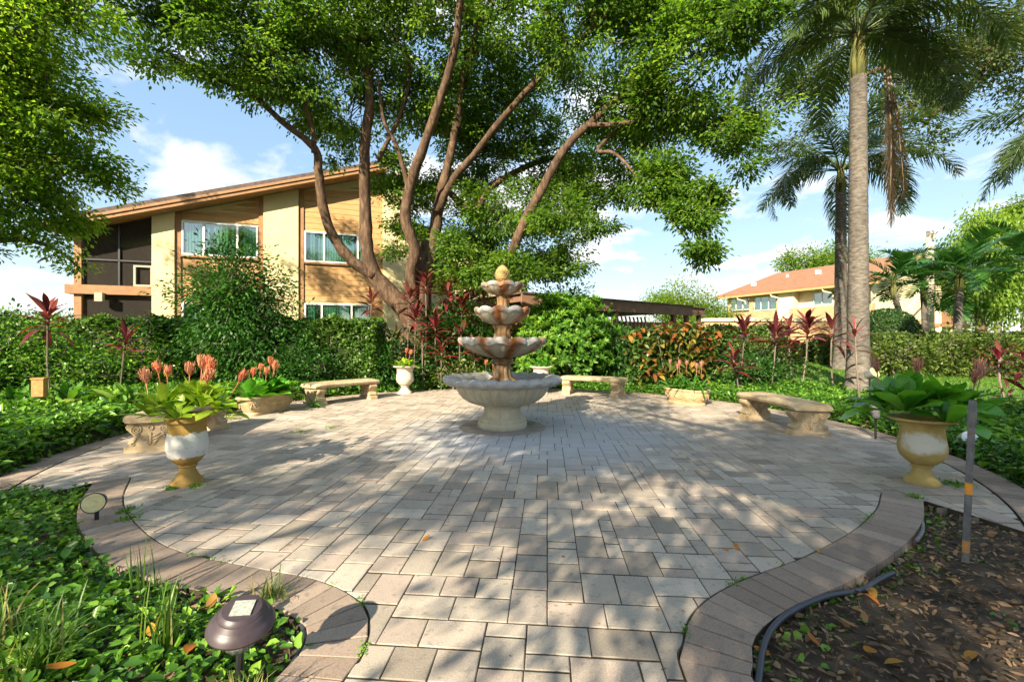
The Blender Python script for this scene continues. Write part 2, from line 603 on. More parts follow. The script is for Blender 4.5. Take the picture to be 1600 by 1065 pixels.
mat_leaf('cordyline_pink', [(0.055, 0.012, 0.013), (0.12, 0.018, 0.024), (0.26, 0.03, 0.05), (0.10, 0.07, 0.025), (0.15, 0.03, 0.03)], 0.3, 0.3, src='obj', tcol=(1.6, 0.8, 0.8))
mat_leaf('croton_leaf', [(0.05, 0.075, 0.015), (0.15, 0.14, 0.025), (0.30, 0.24, 0.045), (0.24, 0.11, 0.03), (0.14, 0.045, 0.02), (0.10, 0.11, 0.02)], 0.3, 0.3, src='obj', tcol=(1.4, 1.1, 0.6))
mat_leaf('croton_red', [(0.24, 0.06, 0.02), (0.34, 0.12, 0.03), (0.34, 0.19, 0.045)], 0.3, 0.3, src='obj', tcol=(1.4, 1.0, 0.6))
mat_leaf('palm_leaflet', [(0.045, 0.08, 0.022), (0.08, 0.13, 0.04), (0.13, 0.185, 0.065)], 0.35, 0.35)
mat_leaf('palm_small', [(0.0203, 0.081, 0.0162), (0.0405, 0.135, 0.027), (0.081, 0.2025, 0.0405)], 0.3, 0.3)
mat_leaf('palm_dead', [(0.16, 0.11, 0.06), (0.26, 0.18, 0.10), (0.34, 0.27, 0.19)], 0.2, 0.7)


def mat_screen():
    m, n, l, o = nodes_of('screen')
    t = n.new('ShaderNodeBsdfTransparent')
    d = n.new('ShaderNodeBsdfDiffuse')
    d.inputs[0].default_value = (0.045, 0.04, 0.035, 1)
    x = n.new('ShaderNodeMixShader')
    x.inputs[0].default_value = 0.62
    l.new(t.outputs[0], x.inputs[1])
    l.new(d.outputs[0], x.inputs[2])
    l.new(x.outputs[0], o.inputs[0])
    MATS['screen'] = m


mat_screen()


def mat_urn(name, ochre, white, lo, hi, patch=None):
    """ochre cast urn with the remains of white paint between two heights (or one worn patch)"""
    m, n, l, o = nodes_of(name)
    p = pos(n)
    c = ramp(n, l, noise(n, l, 6, 5, 0.6, p), [(0.3, tuple(q * 0.75 for q in ochre)), (0.7, tuple(min(1, q * 1.15) for q in ochre))])
    e = noise(n, l, 9, 6, 0.7, p)
    if patch is None:
        s = n.new('ShaderNodeSeparateXYZ')
        l.new(p, s.inputs[0])
        z = math_n(n, l, 'ADD', s.outputs['Z'], math_n(n, l, 'MULTIPLY', math_n(n, l, 'SUBTRACT', e, 0.5), 0.13))
        k = math_n(n, l, 'MULTIPLY', math_n(n, l, 'GREATER_THAN', z, lo), math_n(n, l, 'LESS_THAN', z, hi))
        k = math_n(n, l, 'MULTIPLY', k, ramp(n, l, noise(n, l, 35, 5, 0.7, p), [(0.30, (0.1, 0.1, 0.1)), (0.42, (1, 1, 1))]))
    else:
        d = n.new('ShaderNodeVectorMath')
        d.operation = 'DISTANCE'
        l.new(stretch(n, l, p, (1, 1, 1.7)), d.inputs[0])
        d.inputs[1].default_value = (patch[0], patch[1], patch[2] * 1.7)
        dd = math_n(n, l, 'ADD', d.outputs['Value'], math_n(n, l, 'MULTIPLY', math_n(n, l, 'SUBTRACT', e, 0.5), 0.30))
        k = ramp(n, l, math_n(n, l, 'DIVIDE', dd, 0.3), [(0.35, (0.95, 0.95, 0.95)), (0.62, (0, 0, 0))])
    c = mixc(n, l, k, c, white)
    g = noise(n, l, 45, 5, 0.7, p)
    c = mixc(n, l, ramp(n, l, g, [(0.62, (0, 0, 0)), (0.75, (0.6, 0.6, 0.6))]), c, (0.16, 0.14, 0.09))
    bsdf(n, l, o, c, 0.75, g, 0.35, 0.005, 0.25)
    MATS[name] = m


mat_urn('urn_white', (0.36, 0.225, 0.06), (0.62, 0.61, 0.58), 0.235, 0.44)
mat_urn('urn_ochre', (0.45, 0.33, 0.115), (0.62, 0.60, 0.53), 0, 0, patch=(3.37, 3.50, 0.36))


# ------------------------------------------------------------------ leaf clouds
def unit(a):
    return a / np.maximum(np.linalg.norm(a, axis=1, keepdims=True), 1e-9)


def leaf_quads(P, D, U, L, W, fold=0.25, fine=False):
    """one folded four-cornered leaf per row"""
    D = unit(D)
    S = unit(np.cross(D, U))
    Nn = np.cross(S, D)
    L = np.asarray(L)[:, None] * np.ones((len(P), 1))
    W = np.asarray(W)[:, None] * np.ones((len(P), 1))
    if not fine:
        mid = P + D * L * 0.48
        V = np.stack([P, mid + S * W / 2 + Nn * W * fold, P + D * L - Nn * L * 0.06, mid - S * W / 2 + Nn * W * fold], axis=1).reshape(-1, 3)
        return V, np.arange(len(V)).reshape(-1, 4)
    a, b, f = P + D * L * 0.27, P + D * L * 0.66, Nn * W * fold
    V = np.stack([P, a + S * W * .44 + f, b + S * W * .47 + f - Nn * L * .03, P + D * L - Nn * L * 0.10, b - S * W * .47 + f - Nn * L * .03, a - S * W * .44 + f], axis=1).reshape(-1, 3)
    k = np.arange(len(P))[:, None] * 6
    return V, np.stack([k + np.array((0, 1, 2, 3)), k + np.array((0, 3, 4, 5))], 1).reshape(-1, 4)


def cloud(name, P, D, U, L, W, mat, parent=None, fold=0.25, rnd=None, fine=False):
    V, Q = leaf_quads(P, D, U, L, W, fold, fine)
    r = RNG.random(len(P)) if rnd is None else rnd
    if fine:
        r = np.repeat(r, 2)
    m = np_mesh(name, V, Q, {'rnd': ('FACE', r)})
    return put(name, m, mat, parent)


def rdir(n):
    return unit(RNG.normal(size=(n, 3)))


def blob_clusters(blobs):
    """blobs: (cx,cy,cz, rx,ry,rz, count) -> cluster centres and the blob centre each belongs to"""
    C, B = [], []
    for cx, cy, cz, rx, ry, rz, k in blobs:
        ns = max(2, k // 6)                  # sprays of leaves sit together on boughs, with gaps between
        d = rdir(ns)
        r = RNG.random((ns, 1)) ** 0.42
        sc_ = np.array((cx, cy, cz)) + d * r * np.array((rx, ry, rz))
        sr_ = min(.34, .30 * (rx + rz) / 2) * (1 if rx < 3 else 1.8)
        C.append(sc_[RNG.integers(0, ns, k)] + RNG.normal(size=(k, 3)) * np.array((sr_, sr_, sr_ * .5)))
        B.append(np.tile((cx, cy, cz), (k, 1)))
    return np.concatenate(C), np.concatenate(B)


def crown(blobs, mat, parent, per=48, size=0.085, spread=(0.26, 0.26, 0.15), aspect=0.48, droop=0.35, twigs=True, name='crown', wood=None, bright=0.0):
    C, B = blob_clusters(blobs)
    k = len(C)
    out = unit(C - B + RNG.normal(size=(k, 3)) * 0.15)
    idx = np.repeat(np.arange(k), per)
    off = RNG.normal(size=(k * per, 3)) * np.array(spread)
    P = C[idx] + off
    D = unit(off * 1.2 + out[idx] * 0.25 + RNG.normal(size=P.shape) * 0.14) + np.array((0, 0, -droop))
    U = np.array((0, 0, 1.0)) + RNG.normal(size=P.shape) * 0.55
    L = size * RNG.uniform(0.7, 1.3, len(P))
    tone = np.clip(RNG.normal(0.45 + bright, 0.21, k)[idx] + RNG.normal(0, 0.17, len(P)), 0, 1)
    o = cloud(name, P, D, U, L, L * aspect * RNG.uniform(0.8, 1.2, len(P)), mat, parent, rnd=tone)
    o['kind'] = 'stuff'
    if twigs:
        sel = RNG.random(k) < 0.6
        A, Z = (B + (C - B) * 0.25)[sel], C[sel]
        mid = (A + Z) / 2 + RNG.normal(size=A.shape) * 0.10
        wob = []
        for S0, S1, r0, r1 in ((A, mid, 0.016, 0.010), (mid, Z, 0.010, 0.004)):
            t = unit(S1 - S0)
            u = unit(np.cross(t, np.array((0.31, 0.2, 0.93))))
            w = np.cross(t, u)
            ring = []
            for base, r in ((S0, r0), (S1, r1)):
                for a in (0, 2.094, 4.189):
                    ring.append(base + (u * math.cos(a) + w * math.sin(a)) * r)
            wob.append(np.stack(ring, axis=1))
        Vt = np.concatenate([w.reshape(-1, 3) for w in wob])
        n = len(Vt) // 6
        base = np.arange(n)[:, None] * 6
        Qt = np.concatenate([base + np.array(q) for q in ((0, 1, 4, 3), (1, 2, 5, 4), (2, 0, 3, 5))])
        tw = put('twigs', np_mesh('twigs', Vt, Qt), wood or MATS['bark'], parent)
        tw['kind'] = 'stuff'
    return o


def limb(name, pts, w, mat, parent, n=10, sub=5):
    """pts: (x px, y px, depth) way points, w: widths in pixels at each; both at the point's own depth"""
    P = [at(*p) for p in pts]
    rad = [ww * p[2] / F / 2 for ww, p in zip(w, pts)]
    q = [np.append(p, r) for p, r in zip(P, rad)]
    c = catmull(q, sub)
    b = MB()
    pp = []
    for i, s in enumerate(c):
        j = RNG.normal(size=3) * 0.06 * s[3]
        pp.append(s[:3] + (j if 0 < i < len(c) - 1 else 0))
    b.tube(pp, [max(0.004, s[3] * (1 + RNG.normal() * 0.035)) for s in c], n)
    return b.build(name, mat, parent, smooth=True)


# ------------------------------------------------------------------ leaf meshes for leaves one can pick out
def leaf_mesh(name, L, W, prof, droop=0.8, fold=0.18, nseg=6, wave=0.0):
    """a bent, folded blade along +Y, upper side +Z; prof: relative half width at each station"""
    V, Fc = [], []
    y = z = 0.0
    a = 0.0
    for i in range(nseg + 1):
        t = i / nseg
        hw = W / 2 * np.interp(t, [p[0] for p in prof], [p[1] for p in prof])
        wv = wave * math.sin(i * 2.4) * W
        ny, nz = math.sin(a), math.cos(a)
        V += [(-hw, y - ny * (-fold * hw * 2), z + nz * fold * hw * 2 + wv), (0, y, z), (hw, y - ny * (-fold * hw * 2), z + nz * fold * hw * 2 - wv)]
        st = L / nseg
        y += math.cos(a) * st
        z += math.sin(a) * st
        a -= droop / nseg
    for i in range(nseg):
        for k in range(2):
            q = i * 3 + k
            Fc.append((q, q + 1, q + 4, q + 3))
    m = bpy.data.meshes.new(name)
    m.from_pydata(V, [], Fc)
    m.polygons.foreach_set('use_smooth', np.ones(len(m.polygons), dtype=bool))
    m.update()
    return m


def leaf_obj(mesh, mat, parent, p, az, pitch, roll=0.0, s=1.0, name='leaf'):
    """p is relative to the parent; az: heading in the ground plane, pitch: up from the horizon"""
    if not mesh.materials:
        mesh.materials.append(mat)
    o = bpy.data.objects.new(name, mesh)
    link(o, parent)
    sc = s if hasattr(s, '__len__') else (s, s, s)
    M = Matrix.Translation(Vector(p)) @ Matrix.Rotation(az - math.pi / 2, 4, 'Z') @ Matrix.Rotation(pitch, 4, 'X') @ Matrix.Rotation(roll, 4, 'Y') @ Matrix.Diagonal((sc[0], sc[1], sc[2], 1))
    o.matrix_basis = M
    if mesh.materials[0] is not mat:
        o.material_slots[0].link = 'OBJECT'
        o.material_slots[0].material = mat
    return o


OBOV = [(0, .25), (.2, .42), (.5, .8), (.75, 1.0), (.9, .75), (1, .06)]
LANC = [(0, .3), (.15, .55), (.4, 1.0), (.7, .75), (1, .03)]
ELLI = [(0, .1), (.15, .6), (.45, 1.0), (.75, .8), (1, .05)]
STRP = [(0, .7), (.3, 1.0), (.7, .8), (1, .04)]
LF = {
    'obov': [leaf_mesh('obovate_leaf', .30, .105, OBOV, d, .16) for d in (.2, .5, .9)],
    'broad': [leaf_mesh('broad_leaf', .36, .17, OBOV, d, .13, wave=.03) for d in (.2, .5, .9)],
    'strap': [leaf_mesh('strap_leaf', .46, .045, STRP, d, .3) for d in (.7, 1.3, 1.9)],
    'lily': [leaf_mesh('lily_leaf', .48, .135, ELLI, d, .15) for d in (.4, .9, 1.5)],
    'cord': [leaf_mesh('cordyline_leaf', .52, .11, LANC, d, .2) for d in (.3, .7, 1.2)],
    'croton': [leaf_mesh('croton_leaf', .20, .082, ELLI, d, .12) for d in (.4, .9, 1.4)],
}


def flower_mesh(name, seed):
    """a tight upright cluster of narrow curled bracts"""
    rr = random.Random(seed)
    b = MB()
    for k in range(38):
        az = k * 2.4
        h = 0.02 + 0.09 * k / 38
        lean = 0.32 + 0.5 * rr.random()
        L = 0.085 + 0.04 * rr.random()
        u = Vector((math.cos(az), math.sin(az), 0))
        s = Vector((-math.sin(az), math.cos(az), 0)) * 0.0055
        p0 = Vector((0, 0, h))
        p1 = p0 + u * L * 0.40 * lean * 1.6 + Vector((0, 0, L * .5))
        p2 = p0 + u * L * (0.55 * lean + .12) + Vector((0, 0, L * .95))
        p3 = p2 + u * (-0.014) + Vector((0, 0, 0.012))
        b.add([p0 - s * .6, p0 + s * .6, p1 - s, p1 + s, p2 - s * .8, p2 + s * .8, p3], [(0, 1, 3, 2), (2, 3, 5, 4), (4, 5, 6)])
    b.tube([(0, 0, -0.14), (0.004, 0, -0.05), (0, 0, 0.1)], [.004, .005, .006], 6)
    m = bpy.data.meshes.new(name)
    m.from_pydata(b.v, [], b.f)
    m.update()
    return m


FLOW = [flower_mesh('flower_head', i) for i in range(3)]


def plant(name, label, loc, leafkey, lmat, rosettes, nleaf, size, flowers=(), fmat='flower', pitch=(0.15, 1.25), cat='plant', group=None, seed=0, fsize=1.0):
    """rosettes: (dx,dy,dz, lean azimuth, lean); flowers: (dx,dy,dz,tilt az,tilt)"""
    rr = random.Random(seed)
    e = empty(name, loc, label, cat, group)
    for (dx, dy, dz, laz, ln) in rosettes:
        for k in range(nleaf):
            az = k * 2.39996 + rr.uniform(-.3, .3)
            t = k / max(1, nleaf - 1)
            pt = pitch[0] + (pitch[1] - pitch[0]) * t + rr.uniform(-.15, .15) + ln * math.cos(az - laz) * -0.7
            m = LF[leafkey][rr.randrange(3)]
            s = size * (rr.uniform(.75, 1.1)) * (1 - .25 * t)
            leaf_obj(m, MATS[lmat], e, (dx + .02 * math.cos(az), dy + .02 * math.sin(az), dz), az, pt, rr.uniform(-.35, .35), s)
    for (dx, dy, dz, taz, tl) in flowers:
        o = bpy.data.objects.new('flower', FLOW[rr.randrange(3)])
        if not o.data.materials:
            o.data.materials.append(MATS[fmat])
        link(o, e)
        if o.data.materials[0] is not MATS[fmat]:
            o.material_slots[0].link = 'OBJECT'
            o.material_slots[0].material = MATS[fmat]
        q = Quaternion((-math.sin(taz), math.cos(taz), 0), tl) @ Quaternion((0, 0, 1), rr.uniform(0, 6))
        s = fsize * rr.uniform(.85, 1.15)
        o.matrix_basis = Matrix.LocRotScale(Vector((dx, dy, dz)), q, Vector((s, s, s)))
    return e


# ================================================================== THE SETTING
# terrain sheet
gx_ = np.concatenate([np.linspace(-400, -30, 12), np.linspace(-26, 40, 67), np.linspace(50, 400, 12)])
gy_ = np.concatenate([np.linspace(-400, -30, 10), np.linspace(-25, 45, 71), np.linspace(55, 600, 12)])
GX, GY = np.meshgrid(gx_, gy_)
GZ = gh(GX, GY) - 0.06
nx, ny = len(gx_), len(gy_)
ii = np.arange(nx * ny).reshape(ny, nx)
Q = np.stack([ii[:-1, :-1], ii[:-1, 1:], ii[1:, 1:], ii[1:, :-1]], axis=-1).reshape(-1, 4)
g = put('ground', np_mesh('ground', np.stack([GX, GY, GZ], -1).reshape(-1, 3), Q, smooth=True), MATS['soil'])
g['kind'] = 'structure'


def sheet(name, x0, x1, y0, y1, step, mask, mat, dz, hf=None):
    xs = np.arange(x0, x1 + step, step)
    ys = np.arange(y0, y1 + step, step)
    X, Yg = np.meshgrid(xs, ys)
    Z = gh(X, Yg) + dz if hf is None else hf(X, Yg)
    nX, nY = len(xs), len(ys)
    id_ = np.arange(nX * nY).reshape(nY, nX)
    q = np.stack([id_[:-1, :-1], id_[:-1, 1:], id_[1:, 1:], id_[1:, :-1]], -1).reshape(-1, 4)
    xc = (X[:-1, :-1] + step / 2).ravel()
    yc = (Yg[:-1, :-1] + step / 2).ravel()
    q = q[mask(xc, yc)]
    V = np.stack([X, Yg, Z], -1).reshape(-1, 3)
    used = np.unique(q)
    re = np.full(len(V), -1)
    re[used] = np.arange(len(used))
    o = put(name, np_mesh(name, V[used], re[q], smooth=True), mat)
    o['kind'] = 'structure'
    return o


def rad(x, y):
    return np.hypot(x - PC[0], y - PC[1])


def lawn_mask(x, y):
    return ((rad(x, y) > 6.9) & (x > 1.0) & (y > 6.5)) | ((y > 12.6) & (x > -1.0))


sheet('lawn', -2, 60, 5, 75, 0.5, lawn_mask, MATS['turf'], -0.03)
sheet('lawn_behind_building', -60, -2, 9, 75, 1.0, lambda x, y: y > 11.6, MATS['turf'], -0.035)

# --- patio -------------------------------------------------------------
RI, RO, RW = 4.0, 4.70, 0.24
right_curve = catmull([(.61, -3.0), (.61, 0.2), (.61, 1.45), (.69, 1.72), (.836, 1.93), (1.13, 2.14), (1.58, 2.36), (2.14, 2.70), (2.60, 3.06), (2.93, 3.40)], 8)
left_curve = catmull([(-.61, -3.0), (-.61, 0.2), (-.60, 1.45), (-.575, 1.62), (-.60, 1.80), (-.70, 1.975), (-.97, 2.15), (-1.36, 2.27), (-1.95, 2.47), (-2.49, 2.83), (-2.95, 3.25), (-3.36, 3.78)], 8)


def offs(curve, d, side):
    out = []
    for i, p in enumerate(curve):
        a, b = curve[max(0, i - 1)], curve[min(len(curve) - 1, i + 1)]
        t = np.array(b) - np.array(a)
        t = t / np.linalg.norm(t)
        nrm = np.array((t[1], -t[0])) * side
        out.append(np.array(p) + nrm * d)
    return out


right_out = offs(right_curve, RW + .012, 1)
left_out = offs(left_curve, RW + .012, -1)
a0 = math.atan2(2.66 - PC[1], 3.27 - PC[0])
a1 = math.atan2(3.05 - PC[1], -3.78 - PC[0]) + 2 * math.pi
ring_arc = [(PC[0] + RO * math.cos(a), PC[1] + RO * math.sin(a)) for a in np.linspace(a0, a1, 140)]
field = np.array([tuple(p) for p in right_curve] + [tuple(right_out[-1])] + ring_arc + [tuple(left_out[-1])] + [tuple(p) for p in reversed(left_curve)])


def in_poly(x, y, poly):
    x = np.asarray(x, float)
    y = np.asarray(y, float)
    ins = np.zeros(x.shape, bool)
    j = len(poly) - 1
    for i in range(len(poly)):
        xi, yi = poly[i]
        xj, yj = poly[j]
        if yi != yj:
            c = ((yi > y) != (yj > y)) & (x < (xj - xi) * (y - yi) / (yj - yi) + xi)
            ins ^= c
        j = i
    return ins


EA = field
EB = np.roll(field, -1, axis=0)
ET = EB - EA
ELN = np.maximum(np.linalg.norm(ET, axis=1), 1e-9)


def nearest_edge(p):
    t = np.clip(((p - EA) * ET).sum(1) / ELN ** 2, 0, 1)
    q = EA + ET * t[:, None]
    d = np.hypot(*(p - q).T)
    i = int(np.argmin(d))
    return i, d[i], q[i]


def clip_half(poly, q, nrm):
    out = []
    for i in range(len(poly)):
        a, b = poly[i], poly[(i + 1) % len(poly)]
        da, db = (a - q) @ nrm, (b - q) @ nrm
        if da >= 0:
            out.append(a)
        if (da >= 0) != (db >= 0):
            out.append(a + (b - a) * da / (da - db))
    return out


def tile_geo(poly, z, rnd, b_in=0.003, depth=0.05):
    """chamfered slab from a flat polygon (counter-clockwise)"""
    c = np.mean(poly, axis=0)
    n = len(poly)
    V = []
    for p in poly:
        V.append((p[0], p[1], z - depth))
    for p in poly:
        V.append((p[0], p[1], z - 0.0020))
    for p in poly:
        d = c - p
        q = p + d / max(1e-6, np.linalg.norm(d)) * b_in * 1.4
        V.append((q[0], q[1], z))
    Fc = []
    for lvl in (0, 1):
        for i in range(n):
            j = (i + 1) % n
            Fc.append((lvl * n + i, lvl * n + j, (lvl + 1) * n + j, (lvl + 1) * n + i))
    Fc.append(tuple(2 * n + i for i in range(n)))
    return V, Fc


def area(poly):
    p = np.array(poly)
    return 0.5 * np.sum(p[:, 0] * np.roll(p[:, 1], -1) - np.roll(p[:, 0], -1) * p[:, 1])


_fn = np.stack([-(np.roll(field, -1, 0) - np.roll(field, 1, 0))[:, 1], (np.roll(field, -1, 0) - np.roll(field, 1, 0))[:, 0]], 1)
field_in = [p for p in field + _fn / np.maximum(1e-9, np.linalg.norm(_fn, axis=1))[:, None] * 0.006]
base_poly = MB().prism([tuple(p) for p in field], -0.09, -0.0042)
patio = base_poly.build('patio', MATS['joint'])
patio['kind'] = 'structure'

U_ = 0.085
NXC, NYC = 148, 182
occ = np.zeros((NYC, NXC), bool)
own = np.full((NYC, NXC), -1)
tiles = []
rt = random.Random(5)
for jy in range(NYC):
    for ix in range(NXC):
        if occ[jy, ix]:
            continue
        opts = [(3, 2), (2, 3), (2, 2), (1, 2), (2, 1)]
        best = []
        free = 0
        while ix + free < NXC and not occ[jy, ix + free] and free < 8:
            free += 1
        for (w_, h_), wt in zip(opts, (1.9, .55, 1.2, .03, .35)):
            if w_ > free or jy + h_ > NYC or occ[jy:jy + h_, ix:ix + w_].any():
                continue
            if free - w_ == 1 or (w_ == 1 and free > 2):
                wt *= .04                    # keeps one-unit slots rare
            x_ = ix + w_
            if x_ < NXC:
                run = 0                      # length of the seam this piece's right edge would prolong
                while run < 9 and jy - 1 - run >= 0 and own[jy - 1 - run, x_ - 1] != own[jy - 1 - run, x_]:
                    run += 1
                wt *= (1.0, .8, .35, .15, .06, .03, .02, .02, .02, .02)[run]
            y_ = jy + h_
            if ix > 0 and own[y_ - 1, ix - 1] >= 0 and (y_ >= NYC or own[y_, ix - 1] != own[y_ - 1, ix - 1]):
                wt *= .4                     # would line up with its neighbour's far edge
            best.append(((w_, h_), wt))
        done = False
        if best:
            w_, h_ = rt.choices([q[0] for q in best], [q[1] for q in best])[0]
            occ[jy:jy + h_, ix:ix + w_] = True
            own[jy:jy + h_, ix:ix + w_] = len(tiles)
            tiles.append((ix, jy, w_, h_))
            done = True
        if not done:
            occ[jy, ix] = True
            own[jy, ix] = len(tiles)
            tiles.append((ix, jy, 1, 1))
rotp = -R(4.7)
cr, sr = math.cos(rotp), math.sin(rotp)
GAP, GAPY = 0.0030, 0.0060
pav = []
TC = np.array([((ix + w_ / 2 - NXC / 2) * U_, (jy + h_ / 2) * U_ - 2.6, w_ * U_ / 2, h_ * U_ / 2) for ix, jy, w_, h_ in tiles])
TK = np.stack([np.stack([(TC[:, 0] + sx * TC[:, 2]) * cr - (TC[:, 1] + sy * TC[:, 3]) * sr, (TC[:, 0] + sx * TC[:, 2]) * sr + (TC[:, 1] + sy * TC[:, 3]) * cr], 1)
               for sx, sy in ((-1, -1), (1, -1), (1, 1), (-1, 1), (0, 0), (0, .5), (0, -.5), (.5, 0), (-.5, 0))], 1)
TIN = in_poly(TK[..., 0], TK[..., 1], field)
for ti, (ix, jy, w_, h_) in enumerate(tiles):
    if not TIN[ti].any():
        continue
    x0, y0 = (ix - NXC / 2) * U_ + GAP, jy * U_ - 2.6 + GAPY
    x1, y1 = (ix + w_ - NXC / 2) * U_ - GAP, (jy + h_) * U_ - 2.6 - GAPY
    j = lambda: rt.uniform(-.0016, .0016)
    P = np.array([(x0 + j(), y0 + j()), (x1 + j(), y0 + j()), (x1 + j(), y1 + j()), (x0 + j(), y1 + j())])
    P = np.stack([P[:, 0] * cr - P[:, 1] * sr, P[:, 0] * sr + P[:, 1] * cr], 1)
    c = P.mean(0)
    if math.hypot(c[0] + 0.134, c[1] - 6.0) < 0.30:
        continue
    poly = [p for p in P]
    i, d, q = nearest_edge(c)
    if d < 0.2:
        # what of the field lies inside this paver's outline
        poly = field_in
        for k in range(4):
            t = P[(k + 1) % 4] - P[k]
            poly = clip_half(poly, P[k], np.array((-t[1], t[0])))
            if len(poly) < 3:
                break
    if len(poly) < 3 or area(poly) < 0.0007:
        continue
    clean = [poly[0]]
    for p_ in poly[1:]:
        if np.hypot(*(p_ - clean[-1])) > 0.006:
            clean.append(p_)
    poly = clean
    if len(poly) < 3:
        continue
    pav.append((poly, math.hypot(c[0], c[1]), c))


def seen_size(p):
    poly, d, c = p
    inf = c[1] > 1.45 and abs(c[0]) < c[1] * 1.2
    return (0 if inf else -1e6) + area(poly) * EYE / max(.3, d) ** 3


pav.sort(key=seen_size, reverse=True)
restV, restF, restR = [], [], []
for k, (poly, d, c) in enumerate(pav):
    rv = rt.random()
    V, Fc = tile_geo(np.array(poly), rt.uniform(-.0014, .0014), rv)
    if k < 300:
        m = bpy.data.meshes.new('paver')
        m.from_pydata(V, [], Fc)
        m.update()
        a = m.attributes.new('rnd', 'FLOAT', 'FACE')
        a.data.foreach_set('value', np.full(len(Fc), rv, np.float32))
        put('paver', m, MATS['paver'], patio)
    else:
        o = len(restV)
        restV += V
        restF += [tuple(i + o for i in f) for f in Fc]
        restR += [rv] * len(Fc)
m = bpy.data.meshes.new('far_pavers')
m.from_pydata(restV, [], restF)
m.update()
m.attributes.new('rnd', 'FLOAT', 'FACE').data.foreach_set('value', np.array(restR, np.float32))
o = put('far_pavers', m, MATS['paver'], patio)
o['kind'] = 'stuff'


def border_run(name, label_curve, outer_side, w, width=0.119):
    """a soldier course of bricks along a curve"""
    c = np.array([tuple(p) for p in label_curve])
    s = np.concatenate([[0], np.cumsum(np.hypot(*np.diff(c, axis=0).T))])
    n = int(round(s[-1] / width))
    ss = np.linspace(0, s[-1], n + 1)
    pts = np.stack([np.interp(ss, s, c[:, 0]), np.interp(ss, s, c[:, 1])], 1)
    tn = np.gradient(pts, axis=0)
    tn /= np.linalg.norm(tn, axis=1)[:, None]
    nr = np.stack([tn[:, 1], -tn[:, 0]], 1) * outer_side
    base = MB()
    for i in range(n):
        p = [pts[i], pts[i + 1], pts[i + 1] + nr[i + 1] * w, pts[i] + nr[i] * w]
        if area(p) < 0:
            p = p[::-1]
        base.prism([tuple(q) for q in p], -0.10, -0.0022)
    root = base.build(name, MATS['joint'])
    root['kind'] = 'structure'
    for i in range(n):
        e = 0.0032
        A, B = pts[i] + tn[i] * e, pts[i + 1] - tn[i + 1] * e
        p = [A + nr[i] * .003, B + nr[i + 1] * .003, B + nr[i + 1] * w, A + nr[i] * w]
        if area(p) < 0:
            p = p[::-1]
        rv = rt.random()
        V, Fc = tile_geo(np.array(p), 0.003 + rt.uniform(-.0015, .0015), rv, depth=0.085)
        m = bpy.data.meshes.new('brick')
        m.from_pydata(V, [], Fc)
        m.update()
        m.attributes.new('rnd', 'FLOAT', 'FACE').data.foreach_set('value', np.full(len(Fc), rv, np.float32))
        put('brick', m, MATS['border'], root)
    return root


border_run('path_border_right', right_curve, 1, RW)
border_run('path_border_left', left_curve, -1, RW)
ring_in = [(PC[0] + (RO + .008) * math.cos(a), PC[1] + (RO + .008) * math.sin(a)) for a in np.linspace(a0 + .02, a1 - .02, 200)]
border_run('patio_border', ring_in, 1, RW)


# ------------------------------------------------------------------ planting beds: low mounds under ground cover
def edge_d(x, y):
    """distance from the outer edge of the paving on the round side"""
    return rad(x, y) - (RO + RW + .01)


def nz(x, y, s=1.3, k=0.0):
    return (np.sin(x * 2.1 * s + 1.3 + k) * np.sin(y * 1.7 * s + .4 + k) + .6 * np.sin(x * 4.7 * s + y * 3.1 * s + k) + .4 * np.sin(x * 9 * s - y * 8 * s)) / 2


def left_h(x, y):
    d = edge_d(x, y)
    return gh(x, y) - .03 + (0.25 + 0.06 * nz(x, y)) * sstep(d, -0.04, 0.14)


def left_mask(x, y):
    return (edge_d(x, y) > 0.0) & (x < -3.1) & (y > 2.7) & (y < 9.6) & (x > -11) & ((y > 3.75) | (x < -5.0))


def right_h(x, y):
    d = edge_d(x, y)
    return gh(x, y) - .03 + (0.13 + 0.03 * nz(x, y)) * sstep(d, 0.0, 0.25)


def right_mask(x, y):
    return (edge_d(x, y) > 0.02) & (edge_d(x, y) < 2.1) & (x > 1.9) & (y > 2.3)


def back_h(x, y):
    d = edge_d(x, y)
    return gh(x, y) - .03 + (0.10 + 0.03 * nz(x, y)) * sstep(d, 0.0, 0.3)


def back_mask(x, y):
    return (edge_d(x, y) > 0.02) & (y > 8.0) & (x > -4.4) & (x <= 2.4) & (y < 12.4)


near_left_edge = np.array([tuple(p) for p in left_out] + [(-3.55, 3.35), (-3.95, 3.05), (-6, 1.8), (-6, -3), (-.87, -3)])
near_right_edge = np.array([tuple(p) for p in right_out] + [(3.27, 2.66), (4.6, 2.0), (6, 1.2), (6, -3), (.87, -3)])


def poly_dist(x, y, poly):
    best = np.full(np.shape(x), 9e9)
    for i in range(len(poly) - 1):
        a, b = np.array(poly[i]), np.array(poly[i + 1])
        t = b - a
        L2 = max(1e-9, t @ t)
        k = np.clip(((x - a[0]) * t[0] + (y - a[1]) * t[1]) / L2, 0, 1)
        best = np.minimum(best, np.hypot(x - a[0] - k * t[0], y - a[1] - k * t[1]))
    return best


def near_left_mask(x, y):
    return in_poly(x, y, near_left_edge)


def near_left_h(x, y):
    d = poly_dist(x, y, near_left_edge[:len(left_out)])
    return -0.035 + (0.085 + 0.03 * nz(x, y, 2.0)) * sstep(d, 0.05, 0.35)


def near_right_mask(x, y):
    return in_poly(x, y, near_right_edge)


def near_right_h(x, y):
    d = poly_dist(x, y, near_right_edge[:len(right_out) + 2])
    return -0.045 + 0.012 * nz(x, y, 3.0) + 0.03 * sstep(d, 0.1, 0.8)


